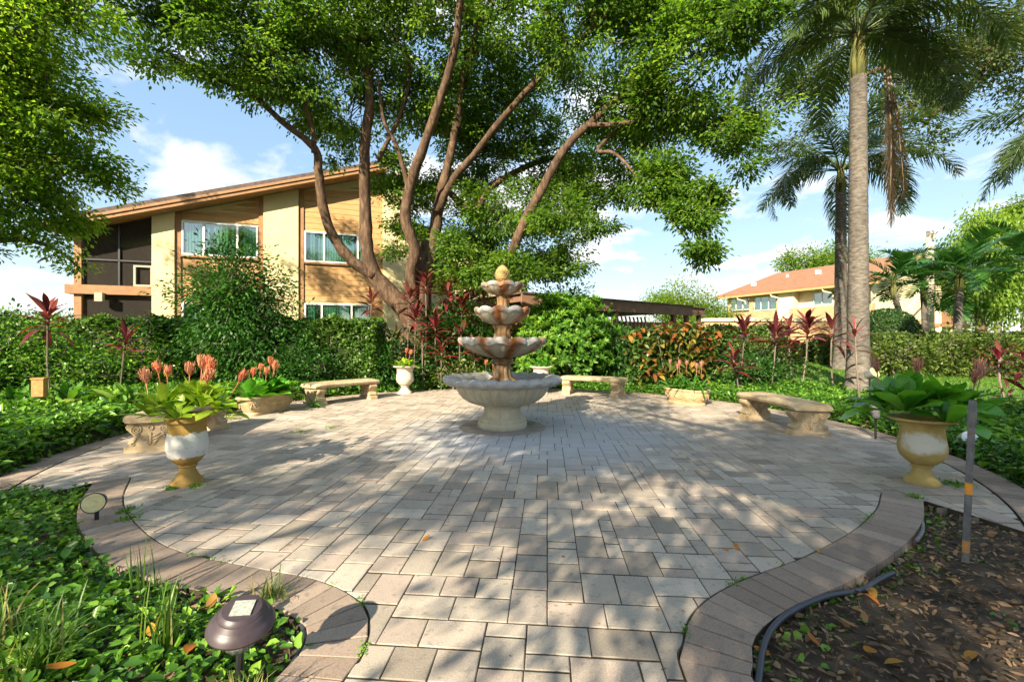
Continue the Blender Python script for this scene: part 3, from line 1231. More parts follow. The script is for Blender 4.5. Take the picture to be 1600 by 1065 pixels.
sheet('planting_bed_left', -11.2, -3.0, 2.6, 9.8, 0.08, left_mask, MATS['bed_floor'], 0, lambda x, y: left_h(x, y) - .03)
sheet('planting_bed_right', 1.8, 7.6, 2.2, 13.2, 0.08, right_mask, MATS['bed_floor'], 0, lambda x, y: right_h(x, y) - .03)
sheet('planting_bed_back', -4.5, 2.5, 8.0, 12.6, 0.1, back_mask, MATS['bed_floor'], 0, lambda x, y: back_h(x, y) - .03)
sheet('front_bed_left', -6, -.8, -1.0, 3.9, 0.06, near_left_mask, MATS['soil'], 0, lambda x, y: near_left_h(x, y) - .015)
sheet('front_bed_right', .8, 6, -1.0, 3.3, 0.06, near_right_mask, MATS['soil'], 0, near_right_h)


def cover(name, label, mask, hf, box, dens, size, mat='cover_leaf', lift=0.05, aspect=0.55, tone=(0.45, .22), patch=None):
    x0, x1, y0, y1 = box
    n = int((x1 - x0) * (y1 - y0) * dens)
    x = RNG.uniform(x0, x1, n)
    y = RNG.uniform(y0, y1, n)
    k = mask(x, y)
    if patch is not None:
        k &= RNG.random(n) < patch(x, y)
    x, y = x[k], y[k]
    n = len(x)
    z = hf(x, y) + RNG.random(n) ** 1.6 * lift * 2 - .02
    P = np.stack([x, y, z], 1)
    D = np.stack([RNG.normal(size=n), RNG.normal(size=n), RNG.normal(0.15, .45, n)], 1)
    Uv = np.array((0, 0, 1.0)) + RNG.normal(size=(n, 3)) * .45
    L = size * np.clip(RNG.lognormal(-.08, .38, n), .4, 2.0)
    tn = np.clip(tone[0] + .06 + .22 * nz(x, y, 1.1, 2.0) + RNG.normal(0, tone[1], n), 0, 1)
    o = cloud(name, P, D, Uv, L, L * aspect, MATS[mat], rnd=tn, fine=True)
    return tag(o, label, 'ground cover', kind='stuff')


def edge_fringe(mask_inner):
    return mask_inner


cover('ground_cover', 'dense glossy jasmine ground cover filling the left bed below the hedge', left_mask, left_h, (-11, -3.1, 2.7, 9.6), 2600, .062, tone=(.5, .22))
cover('ground_cover', 'low trailing ground cover behind the curved bench on the right', right_mask, right_h, (1.9, 7.4, 2.3, 13), 2300, .055, tone=(.42, .2))
cover('ground_cover', 'shaded low greenery along the back rim of the patio', back_mask, back_h, (-4.4, 2.4, 8.0, 12.4), 1500, .07, tone=(.42, .2))
cover('ground_cover', 'bright vine ground cover in the near left bed around the solar lamp', near_left_mask, near_left_h, (-5.2, -.8, .4, 3.9), 5000, .036, lift=.045, aspect=.62, tone=(.5, .25),
      patch=lambda x, y: np.clip(.75 + .5 * nz(x, y, 1.6, 1.0) - .55 * sstep(x, -1.15, -.9) * (y < 1.9), .05, 1))
cover('clover', 'sparse clover sprouting from the bare soil of the near right bed', near_right_mask, near_right_h, (.8, 4.2, .6, 3.3), 2600, .022, lift=.015, aspect=.95, tone=(.6, .2),
      patch=lambda x, y: .85 * np.clip(1.0 - poly_dist(x, y, near_right_edge[:len(right_out)]) / .22, 0, 1) + .9 * np.clip(nz(x, y, 3.2, .7) - .42, 0, 1))

# leaf litter on bare soil and at the foot of the planting
def litter(name, label, mask, hf, box, dens, size):
    x0, x1, y0, y1 = box
    n = int((x1 - x0) * (y1 - y0) * dens)
    x, y = RNG.uniform(x0, x1, n), RNG.uniform(y0, y1, n)
    k = mask(x, y)
    x, y = x[k], y[k]
    n = len(x)
    P = np.stack([x, y, hf(x, y) + .004 + RNG.random(n) * .018], 1)
    D = np.stack([RNG.normal(size=n), RNG.normal(size=n), RNG.normal(.05, .25, n)], 1)
    Uv = np.array((0, 0, 1.0)) + RNG.normal(size=(n, 3)) * .45
    L = size * RNG.uniform(.4, 1.4, n)
    o = cloud(name, P, D, Uv, L, L * RNG.uniform(.16, .55, n), MATS['litter_leaf'], fold=.1, fine=True)
    return tag(o, label, 'leaf litter', kind='stuff')


litter('leaf_litter', 'dry brown leaf litter covering the near right bed', near_right_mask, near_right_h, (.8, 4.4, .5, 3.3), 1300, .036)
litter('leaf_litter', 'brown leaf litter between the vines of the near left bed', near_left_mask, lambda x, y: near_left_h(x, y) + .01, (-4.5, -.8, .5, 3.9), 90, .06)
litter('leaf_litter', 'thin line of dry leaves along the edge of the right bed', lambda x, y: (edge_d(x, y) > -.03) & (edge_d(x, y) < .22) & (x > 2.2) & (y > 3), lambda x, y: right_h(x, y) + .0 * x, (2.2, 5.2, 3, 10), 260, .06)
litter('leaf_litter', 'dry leaves under the edge of the left ground cover', lambda x, y: (edge_d(x, y) > -.05) & (edge_d(x, y) < .1) & (x < -3), lambda x, y: gh(x, y) + .002, (-5.2, -3, 3.6, 9), 300, .055)

# ================================================================== BUILDINGS
# --- two-storey building on the left: wall frame (t along the wall, d towards the viewer, z up)
WO, WU, WNn = np.array((-6.8, 16.0)), np.array((0.948, 0.318)), np.array((0.318, -0.948))


def wp(t, d, z):
    q = WO + WU * t + WNn * d
    return (q[0], q[1], z)


def tx(x):
    k = (x - CX) / F
    return (WO[0] - k * WO[1]) / (k * WU[1] - WU[0])


def wz(x, y):
    t = tx(x)
    return EYE + (CY - y) * (WO[1] + WU[1] * t) / F


def roofz(t):
    return 4.83 + (t + 7.83) * 0.3117


def wbox(b, t0, t1, z0, z1, d0, d1, slope=None):
    za, zb = (z1, z1) if slope is None else slope
    b.hexa([wp(t0, d1, z0), wp(t1, d1, z0), wp(t1, d0, z0), wp(t0, d0, z0), wp(t0, d1, za), wp(t1, d1, zb), wp(t1, d0, zb), wp(t0, d0, za)])
    return b


bl = empty('apartment_building', wp(-7.7, 0, 0), 'two-storey tan siding apartment building with sloping roof behind the big tree', 'building')
SOF = 0.26
walls = MB()
T = {k: tx(k) for k in (115, 127, 240, 275, 284, 405, 413, 467, 475, 560, 598, 640)}


def sof(t):
    return roofz(t) - SOF


# solid wall body behind the cladding
wbox(walls, T[240], T[640], -.1, 0, 0.0, -8.0, (sof(T[240]), sof(T[640])))
walls.build('wall', MATS['cream_wall'], bl)
for a, b_ in ((240, 275), (413, 467)):
    wbox(MB(), T[a], T[b_], -.1, 0, 0.0, .14, (sof(T[a]) - .002, sof(T[b_]) - .002)).build('pilaster', MATS['cream_wall'], bl)
wbox(MB(), T[598], T[640] - .02, -.1, 0, 0.0, .10, (sof(T[598]) - .002, sof(T[640]) - .012)).build('pilaster', MATS['cream_wall'], bl)
for a, b_ in ((275, 284), (405, 413), (467, 475)):
    wbox(MB(), T[a], T[b_], -.1, 0, 0.0, .075, (sof(T[a]) - .003, sof(T[b_]) - .003)).build('trim_board', MATS['trim_brown'], bl)
wins = {
    'bay1': [(287, 404, 350, 402)],
    'bay2': [(477, 572, 365, 412), (477, 577, 475, 532)],
    'bay1b': [(287, 404, 474, 532)],
}
holes1 = [(T[284], tx(404) + .05, wz(345, 402), wz(345, 350)), (T[284], tx(404) + .05, wz(345, 540), wz(345, 474))]
holes2 = [(T[475], tx(572) + .05, wz(520, 412), wz(520, 365)), (T[475], tx(577) + .05, wz(520, 540), wz(520, 475))]
BH = 0.205
for (ta, tb, holes) in ((T[284], T[405], holes1), (T[475], T[598], holes2)):
    z = 0.0
    while z < sof(tb):
        z1 = z + BH - .008
        segs = [(ta, tb)]
        for (ha, hb, hz0, hz1) in holes:
            if z + BH / 2 > hz0 and z + BH / 2 < hz1:
                segs = [(hb, tb)] if ha <= ta + .02 else [(ta, ha), (hb, tb)]
        for (sa, sb) in segs:
            if sb - sa < .05:
                continue
            za, zb = min(z1, sof(sa) - .004), min(z1, sof(sb) - .004)
            if zb <= z + .01:
                continue
            if za <= z + .01:
                # cut the board where the roof line crosses it
                sa = sa + (sb - sa) * (z + .012 - za) / max(.001, (zb - za)) if zb > za else sb
                sa = max(sa, (z + SOF + .02 - 4.83) / .3117 - 7.83)
                za = z + .012
                if sb - sa < .05:
                    continue
            p = MB()
            p.hexa([wp(sa, .036, z), wp(sb, .036, z), wp(sb, .001, z), wp(sa, .001, z), wp(sa, .026, za), wp(sb, .026, zb), wp(sb, .001, zb), wp(sa, .001, za)])
            p.build('plank', MATS['siding'], bl)
        z += BH


def window_unit(parent, ta, tb, z0, z1, splits, d=.05, blinds=True, fm='white_frame', fp=wbox):
    fr = MB()
    w = .055
    fp(fr, ta, tb, z0, z0 + w, d - .03, d + .045)
    fp(fr, ta, tb, z1 - w, z1, d - .03, d + .045)
    fp(fr, ta, ta + w, z0 + w, z1 - w, d - .03, d + .044)
    fp(fr, tb - w, tb, z0 + w, z1 - w, d - .03, d + .044)
    for s in splits:
        tm = ta + (tb - ta) * s
        fp(fr, tm - .03, tm + .03, z0 + w, z1 - w, d - .028, d + .035)
    win = fr.build('window', MATS[fm], parent)
    ed = [ta + w] + [ta + (tb - ta) * s for s in splits] + [tb - w]
    for i in range(len(ed) - 1):
        a = ed[i] + (.03 if i else 0)
        b_ = ed[i + 1] - (.03 if i < len(ed) - 2 else 0)
        fp(MB(), a, b_, z0 + w, z1 - w, d - .002, d + .006).build('pane', MATS['glass'], win)
    if blinds:
        bb = MB()
        t = ta + .1
        while t < tb - .1:
            if RNG.random() > .12:
                bb.add([wpf(fp, t, d - .028, z0 + .04), wpf(fp, t + .075, d - .016, z0 + .04), wpf(fp, t + .075, d - .016, z1 - .04), wpf(fp, t, d - .028, z1 - .04)], [(0, 1, 2, 3)])
            t += .09
        bb.build('blind', MATS['blind'], win)
        fp(MB(), ta + .02, tb - .02, z0 + .02, z1 - .02, d - .046, d - .034).build('room', MATS['dark_room'], win)  # thin dark panel behind the blinds, an unlit interior put into its colour
    return win


def wpf(fp, t, d, z):
    return wp(t, d, z) if fp is wbox else rp(t, d, z)


window_unit(bl, T[284] + .02, tx(404), wz(345, 402), wz(345, 350), (.28, .72))
window_unit(bl, T[284] + .02, tx(404), wz(345, 540), wz(345, 474), (.28, .72))
window_unit(bl, T[475] + .02, tx(572), wz(520, 412), wz(520, 365), (.31, .86))
window_unit(bl, T[475] + .02, tx(577), wz(520, 540), wz(520, 475), (.26, .72))
for ta, tb, z in ((T[284], tx(404) + .05, wz(345, 402)), (T[475], tx(572) + .05, wz(520, 412))):
    wbox(MB(), ta + .002, tb, z - .07, z, .046, .12).build('window_sill', MATS['trim_brown'], bl)

# screened porch at the left end
pz0, pz1 = wz(180, 447), wz(180, 461)
Tl, Tr = T[115], T[240]
wbox(MB(), Tl, T[127], -.1, 0, 0.0, -.2, (sof(Tl), sof(T[127]))).build('post', MATS['trim_brown'], bl)
wbox(MB(), tx(104), Tr - .003, pz1, pz0, -.20, .10).build('balcony_beam', MATS['trim_brown'], bl)
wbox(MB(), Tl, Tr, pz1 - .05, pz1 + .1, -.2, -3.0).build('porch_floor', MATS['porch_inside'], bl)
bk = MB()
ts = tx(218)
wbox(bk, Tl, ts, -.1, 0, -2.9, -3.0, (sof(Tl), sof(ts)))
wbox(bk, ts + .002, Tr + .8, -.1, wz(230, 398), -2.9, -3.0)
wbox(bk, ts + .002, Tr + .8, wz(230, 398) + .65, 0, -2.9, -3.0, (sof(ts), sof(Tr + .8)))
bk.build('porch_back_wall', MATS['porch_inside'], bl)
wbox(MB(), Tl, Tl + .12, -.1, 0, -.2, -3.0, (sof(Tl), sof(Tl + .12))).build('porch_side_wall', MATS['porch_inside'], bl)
for k, (za, zb) in enumerate((((pz0 + .0), None), (0.0, pz1))):
    sc_ = MB()
    if zb is None:
        sc_.add([wp(T[127], -.10, za), wp(Tr, -.10, za), wp(Tr, -.10, sof(Tr)), wp(T[127], -.10, sof(T[127]))], [(0, 1, 2, 3)])
    else:
        sc_.add([wp(T[127], -.10, za), wp(Tr, -.10, za), wp(Tr, -.10, zb), wp(T[127], -.10, zb)], [(0, 1, 2, 3)])
    sc_.build('insect_screen', MATS['screen'], bl)
mb = MB()
for xx in (127, 183):
    t = tx(xx)
    wbox(mb, t, t + .05, pz0, sof(t), -.09, -.05)
wbox(mb, T[127] + .052, Tr - .01, wz(180, 408), wz(180, 408) + .05, -.088, -.05)
mb.build('screen_frame', MATS['black_plastic'], bl)
wf = MB()
a, b_ = tx(208), tx(238)
za, zb = pz0 + .01, wz(222, 415)
wbox(wf, a, b_, za, za + .06, -.04, -.01)
wbox(wf, a, b_, zb - .06, zb, -.04, -.01)
wbox(wf, a, a + .06, za + .06, zb - .06, -.04, -.011)
wbox(wf, b_ - .06, b_, za + .06, zb - .06, -.04, -.011)
wf.build('door_frame', MATS['porch_frame'], bl)
wbox(MB(), tx(199), tx(234), .2, wz(215, 474), -1.4, -1.5).build('porch_panel', MATS['cream_wall'], bl)
fl = MB()
fl.box(Vector(wp(tx(161), .19, pz1 - .10)), (.2, .16, .28), .33)
fl.build('flood_lamp', MATS['porch_frame'], bl)

# roof: slab, fascia, and the lower wing to the right
rf = MB()
ta, tb = tx(93), T[598] + .15
rf.hexa([wp(ta, .68, roofz(ta) - .06), wp(tb, .68, roofz(tb) - .06), wp(tb, -8.5, roofz(tb) - .06), wp(ta, -8.5, roofz(ta) - .06),
         wp(ta, .68, roofz(ta) + .07), wp(tb, .68, roofz(tb) + .07), wp(tb, -8.5, roofz(tb) + .07), wp(ta, -8.5, roofz(ta) + .07)])
roof = rf.build('roof', MATS['roof_dark'], bl)
fa = MB()
fa.hexa([wp(ta + .02, .66, roofz(ta) - .27), wp(tb - .02, .66, roofz(tb) - .27), wp(tb - .02, .60, roofz(tb) - .27), wp(ta + .02, .60, roofz(ta) - .27),
         wp(ta + .02, .66, roofz(ta) - .062), wp(tb - .02, .66, roofz(tb) - .062), wp(tb - .02, .60, roofz(tb) - .062), wp(ta + .02, .60, roofz(ta) - .062)])
fa.build('fascia', MATS['trim_brown'], roof)
f2 = MB()
f2.hexa([wp(ta + .022, .70, roofz(ta) - .15), wp(tb - .022, .70, roofz(tb) - .15), wp(tb - .022, .662, roofz(tb) - .15), wp(ta + .022, .662, roofz(ta) - .15),
         wp(ta + .022, .70, roofz(ta) - .064), wp(tb - .022, .70, roofz(tb) - .064), wp(tb - .022, .662, roofz(tb) - .064), wp(ta + .022, .662, roofz(ta) - .064)])
f2.build('fascia_cap', MATS['trim_brown'], roof)
so = MB()
so.add([wp(ta + .02, .598, roofz(ta) - .255), wp(tb - .02, .598, roofz(tb) - .255), wp(tb - .02, .01, roofz(tb) - .255), wp(ta + .02, .01, roofz(ta) - .255)], [(0, 1, 2, 3)])
so.build('soffit', MATS['trim_brown'], roof)
wbox(MB(), ta + .025, ta + .08, roofz(ta) - .27, roofz(ta) - .064, .598, -8.4).build('gutter_board', MATS['trim_brown'], roof)

wing = empty('building_wing', wp(T[640], -2, 0), 'lower cream wing of the building half hidden behind the big tree', 'building')
t0, t1 = T[640] + .01, 8.6


def wr(t):
    return 6.35 - (t - t0) * .29


wbox(MB(), t0, t1, -.1, 0, -2.0, -8.0, (wr(t0) - .25, wr(t1) - .25)).build('wall', MATS['cream_wall'], wing)
r2 = MB()
r2.hexa([wp(t0, -1.3, wr(t0) - .24), wp(t1 + .5, -1.3, wr(t1 + .5) - .24), wp(t1 + .5, -8.3, wr(t1 + .5) - .24), wp(t0, -8.3, wr(t0) - .24),
         wp(t0, -1.3, wr(t0)), wp(t1 + .5, -1.3, wr(t1 + .5)), wp(t1 + .5, -8.3, wr(t1 + .5)), wp(t0, -8.3, wr(t0))])
r2.build('roof', MATS['trim_brown'], wing)
for t in (3.2, 6.0):
    window_unit(wing, t, t + 1.6, 3.6, 4.7, (.5,), d=-1.99)
    window_unit(wing, t, t + 1.6, 0.9, 2.1, (.5,), d=-1.99)
wbox(MB(), 2.1, 2.35, 0, 3.6, -1.95, -1.7).build('stair_post', MATS['trim_brown'], wing)
wbox(MB(), 2.6, 2.75, 0, 3.6, -1.95, -1.7).build('stair_post', MATS['trim_brown'], wing)

# --- carports behind the croton
CU = np.array((0.819, 0.574))
CN = np.array((0.574, -0.819))
CO = np.array((4.77, 16.0))


def cp(t, d, z):
    q = CO + CU * t + CN * d
    return (q[0], q[1], z)


def cbox(b, t0, t1, z0, z1, d0, d1):
    b.hexa([cp(t0, d1, z0), cp(t1, d1, z0), cp(t1, d0, z0), cp(t0, d0, z0), cp(t0, d1, z1), cp(t1, d1, z1), cp(t1, d0, z1), cp(t0, d0, z1)])
    return b


cpt = empty('carport', cp(-5, 0, 0), 'brown flat-roofed carport behind the croton shrub', 'carport')
cbox(MB(), -5.5, 3.3, 2.24, 2.62, 0, .06).build('fascia', MATS['carport_brown'], cpt)
cbox(MB(), -5.5, 3.34, 2.622, 2.67, .10, -5.5).build('roof', MATS['roof_dark'], cpt)
cbox(MB(), -5.4, 3.28, 2.40, 2.60, -.03, -5.4).build('ceiling', MATS['carport_brown'], cpt)
for t in (-4.6, -1.3, 3.05):
    cbox(MB(), t, t + .16, .2, 2.40, -.04, -.2).build('post', MATS['carport_brown'], cpt)
for t in (-4.6, -1.3, 3.05):
    cbox(MB(), t, t + .14, .2, 2.40, -5.0, -5.14).build('post', MATS['carport_brown'], cpt)
cbox(MB(), -5.3, 3.2, .2, 2.3, -5.2, -5.3).build('back_wall', MATS['carport_brown'], cpt)  # added panel, darkens the bright gaps seen through the lattice
lat = MB()
for i in range(9):
    t = -1.2 + i * .22
    lat.hexa([cp(t, -.05, 1.4), cp(t + .06, -.05, 1.4), cp(t + .06, -.09, 1.4), cp(t, -.09, 1.4), cp(t - .22, -.05, 2.1), cp(t - .16, -.05, 2.1), cp(t - .16, -.09, 2.1), cp(t - .22, -.09, 2.1)])
lat.build('lattice', MATS['carport_brown'], cpt)
cbox(MB(), -5.2, 3.0, .2, 1.95, -.6, -.7).build('screen_panel', MATS['carport_brown'], cpt)
cp2 = empty('carport', cp(3.6, -2, 0), 'far end of a second brown carport roof left of the red-roofed building', 'carport')
cbox(MB(), 3.45, 6.0, 2.40, 2.72, -1.0, -1.06).build('fascia', MATS['carport_brown'], cp2)
cbox(MB(), 3.45, 6.05, 2.722, 2.77, -.92, -5.5).build('roof', MATS['roof_dark'], cp2)
cbox(MB(), 3.7, 3.86, .3, 2.72, -1.1, -1.25).build('post', MATS['carport_brown'], cp2)
cbox(MB(), 5.7, 5.86, .3, 2.72, -1.1, -1.25).build('post', MATS['carport_brown'], cp2)
fw = empty('garden_wall', (13, 26, 0), 'long low tan wall in front of the red-roofed building', 'wall')
w1 = MB()
w1.hexa([(11.5, 25.6, .3), (22.0, 25.0, .3), (22.0, 25.3, .3), (11.5, 25.9, .3), (11.5, 25.6, 2.35), (22.0, 25.0, 2.35), (22.0, 25.3, 2.35), (11.5, 25.9, 2.35)])
w1.build('panel', MATS['wall_tan'], fw)
w1 = MB()
w1.hexa([(11.4, 25.5, 2.36), (22.1, 24.9, 2.36), (22.1, 25.4, 2.36), (11.4, 26.0, 2.36), (11.4, 25.5, 2.55), (22.1, 24.9, 2.55), (22.1, 25.4, 2.55), (11.4, 26.0, 2.55)])
w1.build('coping', MATS['wall_cream2'], fw)

# --- red-roofed building on the right (t along the eave towards the viewer, d towards the left front, z)
RO_, RU, RN = np.array((23.0, 37.0)), np.array((0.438, -0.899)), np.array((-0.899, -0.438))


def rp(t, d, z):
    q = RO_ + RU * t + RN * d
    return (q[0], q[1], z)


def rbox(b, t0, t1, z0, z1, d0, d1):
    b.hexa([rp(t0, d1, z0), rp(t1, d1, z0), rp(t1, d0, z0), rp(t0, d0, z0), rp(t0, d1, z1), rp(t1, d1, z1), rp(t1, d0, z1), rp(t0, d0, z1)])
    return b


def rt_x(x):
    k = (x - CX) / F
    return (RO_[0] - k * RO_[1]) / (k * RU[1] - RU[0])


def rz(x, y):
    return EYE + (CY - y) * (RO_[1] + RU[1] * rt_x(x)) / F


br = empty('red_roofed_building', rp(0, 0, 0), 'cream and tan two-storey building with a reddish shingle roof at right', 'building')
EZ = 5.45
tL, tR = -5.2, 6.3
rbox(MB(), tL, tR, 0, EZ, -.8, -12).build('wall', MATS['wall_cream2'], br)
s0, s1, s2, s3 = rt_x(1172), rt_x(1214), rt_x(1251), rt_x(1297)
rbox(MB(), tL, rt_x(1137) - .02, 0, EZ - .002, -.8, -.3).build('bay', MATS['wall_tan'], br)
bay = MB()
rbox(bay, rt_x(1136), s1, 0, rz(1190, 486), -.798, -.3)
rbox(bay, rt_x(1167), rt_x(1174), rz(1190, 486) + .002, EZ - .003, -.798, -.3)
rbox(bay, rt_x(1209), s1, rz(1190, 486) + .002, EZ - .003, -.798, -.3)
rbox(bay, rt_x(1137), rt_x(1167), EZ - .28, EZ - .004, -.798, -.3)
rbox(bay, rt_x(1174), rt_x(1209), EZ - .28, EZ - .004, -.798, -.3)
bay.build('bay', MATS['wall_tan'], br)
window_unit(br, rt_x(1137), rt_x(1167), rz(1150, 485), EZ - .28, (.3, .65), d=-.42, fp=rbox)
window_unit(br, rt_x(1174), rt_x(1209), rz(1190, 485), EZ - .28, (.3, .65), d=-.42, fp=rbox)
rbox(MB(), s1 + .002, s2 - .6, 0, EZ - .005, -.797, -.1).build('pier', MATS['wall_cream2'], br)
rbox(MB(), s2 - .9, tR + .5, 1.6, rz(1270, 480), -.35, .0).build('parapet', MATS['wall_tan'], br)
rbox(MB(), s2 - .9, tR + .5, 0, 1.59, -.5, -.3).build('ground_wall', MATS['wall_tan'], br)
window_unit(br, rt_x(1262), rt_x(1293), rz(1277, 476), rz(1277, 456), (.45,), d=-.78, fp=rbox)
# roof with its ridge parallel to the eave
RD = -6.2
RZ = 7.95
rr2 = MB()
e0, e1, r0, r1 = rp(tL - .8, .35, EZ), rp(tR + 1.0, .35, EZ), rp(tL + 1.2, RD, RZ), rp(tR + 1.0, RD, RZ)
b0, b1 = rp(tL - .8, -12.7, EZ), rp(tR + 1.0, -12.7, EZ)
up = lambda p, h=.12: (p[0], p[1], p[2] + h)
rr2.add([e0, e1, r1, r0, up(e0), up(e1), up(r1), up(r0), b0, b1, up(b0), up(b1)],
        [(0, 3, 2, 1), (4, 5, 6, 7), (0, 1, 5, 4), (1, 2, 6, 5), (3, 8, 9, 2), (7, 6, 11, 10), (8, 10, 11, 9), (2, 9, 11, 6), (0, 4, 7, 3), (3, 7, 10, 8)])
rroof = rr2.build('roof', MATS['roof_red'], br)
gb = MB()
gb.add([rp(tR + .3, -.2, 0), rp(tR + .3, -12.4, 0), rp(tR + .3, -12.4, EZ), rp(tR + .3, RD, RZ - .12), rp(tR + .3, -.2, EZ)], [(0, 1, 2, 3, 4)])
gb.build('gable_wall', MATS['wall_cream2'], br)
rk = MB()
rk.add([rp(tR + 1.02, .37, EZ - .2), rp(tR + 1.02, RD, RZ - .2), rp(tR + 1.02, RD, RZ + .13), rp(tR + 1.02, .37, EZ + .13)], [(0, 1, 2, 3)])
rk.add([rp(tR + 1.02, RD, RZ - .2), rp(tR + 1.02, -12.7, EZ - .2), rp(tR + 1.02, -12.7, EZ + .13), rp(tR + 1.02, RD, RZ + .13)], [(0, 1, 2, 3)])
rk.build('barge_board', MATS['wall_tan'], rroof)
rbox(MB(), tL - .8, tR + 1.0, EZ - .17, EZ - .004, .28, .40).build('gutter', MATS['siding'], rroof)
for xx in (1155, 1207, 1288):
    t = rt_x(xx)
    dp = MB()
    dp.tube([rp(t, .32, EZ - .15), rp(t + .05, .25, EZ - .35), rp(t + .5, -.1, EZ - .55), rp(t + .5, -.2, EZ - .8)], .06, 8)
    dp.build('downpipe', MATS['wall_cream2'], br)
for t, f_, hh in ((-3.6, .35, .35), (-1.5, .62, .28), (1.4, .55, .4), (3.4, .72, .35), (4.6, .45, .35)):
    b = MB()
    c = rp(t, .35 + (RD - .35) * f_, EZ + (RZ - EZ) * f_ + .12 + hh / 2)
    b.box(c, (.35 if hh > .3 else .15, .3 if hh > .3 else .15, hh), .4)
    b.build('roof_vent', MATS['white_frame'], rroof)
# outside stair of the gable end
sg = MB()
sg.hexa([rp(tR + .9, -1.0, 1.1), rp(tR + .9, -7.0, 4.3), rp(tR + .7, -7.0, 4.3), rp(tR + .7, -1.0, 1.1), rp(tR + .9, -1.0, 2.0), rp(tR + .9, -7.0, 5.2), rp(tR + .7, -7.0, 5.2), rp(tR + .7, -1.0, 2.0)])
sg.build('stair_wall', MATS['wall_cream2'], br)
for i in range(16):
    d = -2.6 - i * .32
    rbox(MB(), tR + .95, tR + 1.0, 0.4, 1.5 + i * .14, d, d - .22).build('slat', MATS['wall_tan'], br)
rbox(MB(), tR + .32, tR + .45, 2.7, 4.9, -8.0, -9.4).build('door', MATS['white_frame'], br)
rbox(MB(), tR + .32, tR + 1.6, 2.3, 2.55, -7.2, -12.6).build('landing', MATS['trim_brown'], br)
for d in (-7.3, -9.9, -12.4):
    rbox(MB(), tR + 1.35, tR + 1.6, 0, EZ, d, d - .3).build('post', MATS['wall_cream2'], br)
rbox(MB(), tR + 1.45, tR + 1.52, 2.6, 3.5, -7.6, -12.3).build('railing', MATS['trim_brown'], br)

# ================================================================== FOUNTAIN
FX, FY = -0.134, 6.0
ft = empty('fountain', (FX, FY, 0), 'four-tier cast stone fountain with scalloped bowls, rust streaks and pinecone top', 'fountain')


def fountain_part(name, prof, mat, rust, wear, n=144, lobes=0, la=0.0, lz=0.0, flute=0, fa_=0.0, smooth=True, parent=None):
    """prof: (r, z, lobe weight, flute weight)"""
    def mod(r, z, th, j):
        lw, fw_ = (prof[j][2], prof[j][3]) if len(prof[j]) > 3 else (0, 0)
        s = abs(math.sin(lobes * th / 2 + .4)) ** .7 if lobes else 0
        g_ = abs(math.sin(flute * th / 2 + .4)) if flute else 0
        return r * (1 + la * (s - .6) * lw) * (1 + fa_ * (g_ - .6) * fw_), z + lz * (s - .5) * lw
    b = MB()
    b.lathe([(p[0], p[1]) for p in prof], n, (FX, FY, 0), mod)
    ru, we = [], []
    zs = [p[1] for p in prof]
    for v in b.v:
        th = math.atan2(v[1] - FY, v[0] - FX)
        ru.append(max([0] + [amp * max(0, 1 - abs((th - c + math.pi) % (2 * math.pi) - math.pi) / wd) ** .5 for c, wd, amp in rust]))
        we.append(wear(v[2]))
    return b.build(name, mat, parent or ft, smooth=smooth, attr={'rust': ru, 'wear': we}, sharp=50)


S, OCH = MATS['fountain_stone'], MATS['fountain_ochre']
fountain_part('pedestal', [(.335, 0), (.345, .02), (.345, .075), (.325, .095), (.33, .105), (.325, .13), (.285, .155), (.262, .19), (.255, .25), (.26, .285), (.285, .30), (.285, .315), (.2, .318)], S, [], lambda z: .15 if z < .03 else 0)
fountain_part('basin', [(.10, .31, 0, 0), (.27, .312, 0, .3), (.37, .33, 0, 1), (.46, .36, 0, 1), (.535, .41, 0, 1), (.59, .47, 0, 1), (.625, .53, 0, 1), (.643, .572, 0, .6), (.647, .58, 0, 0), (.665, .59, 0, 0), (.672, .605, .1, 0),
              (.725, .597, .5, 0), (.77, .60, .8, 0), (.808, .625, 1, 0), (.818, .657, 1, 0), (.797, .69, 1, 0), (.745, .706, 1, 0), (.685, .70, 1, 0), (.635, .68, .7, 0), (.60, .63, .3, 0), (.55, .55, 0, 0), (.4, .46, 0, 0), (.1, .44, 0, 0)],
              S, [], lambda z: max(0, min(1, (z - .575) / .05)), lobes=24, la=.045, lz=.035, flute=32, fa_=.055)
wm, n_, l_, o_ = nodes_of('water')
bsdf(n_, l_, o_, (0.03, 0.035, 0.022), 0.06, noise(n_, l_, 12, 3, 0.5, pos(n_)), 0.08, 0.01, 0.5)
MB().lathe([(.02, .60), (.585, .60)], 64, (FX, FY, 0), capb=False, capt=False).build('water', wm, ft)
fountain_part('lower_stem', [(.20, .46, 0, .6), (.215, .62, 0, 1), (.19, .655, 0, 1), (.135, .70, 0, 1), (.115, .75, 0, 1), (.112, .84, 0, 1), (.118, .87, 0, .4), (.15, .885, 0, 0), (.158, .90, 0, 0), (.15, .92, 0, 0), (.13, .93, 0, 0), (.15, .955, 0, 0), (.1, .97, 0, 0)],
              OCH, [(k * .9, .3, .75) for k in range(-4, 5)], lambda z: .15, flute=10, fa_=.20)
RUST1 = [(-1.98, .15, 1.2), (-1.30, .24, 1.2), (-.50, .2, 1.1), (-2.75, .16, .8), (.5, .3, .9), (2.2, .3, .9)]


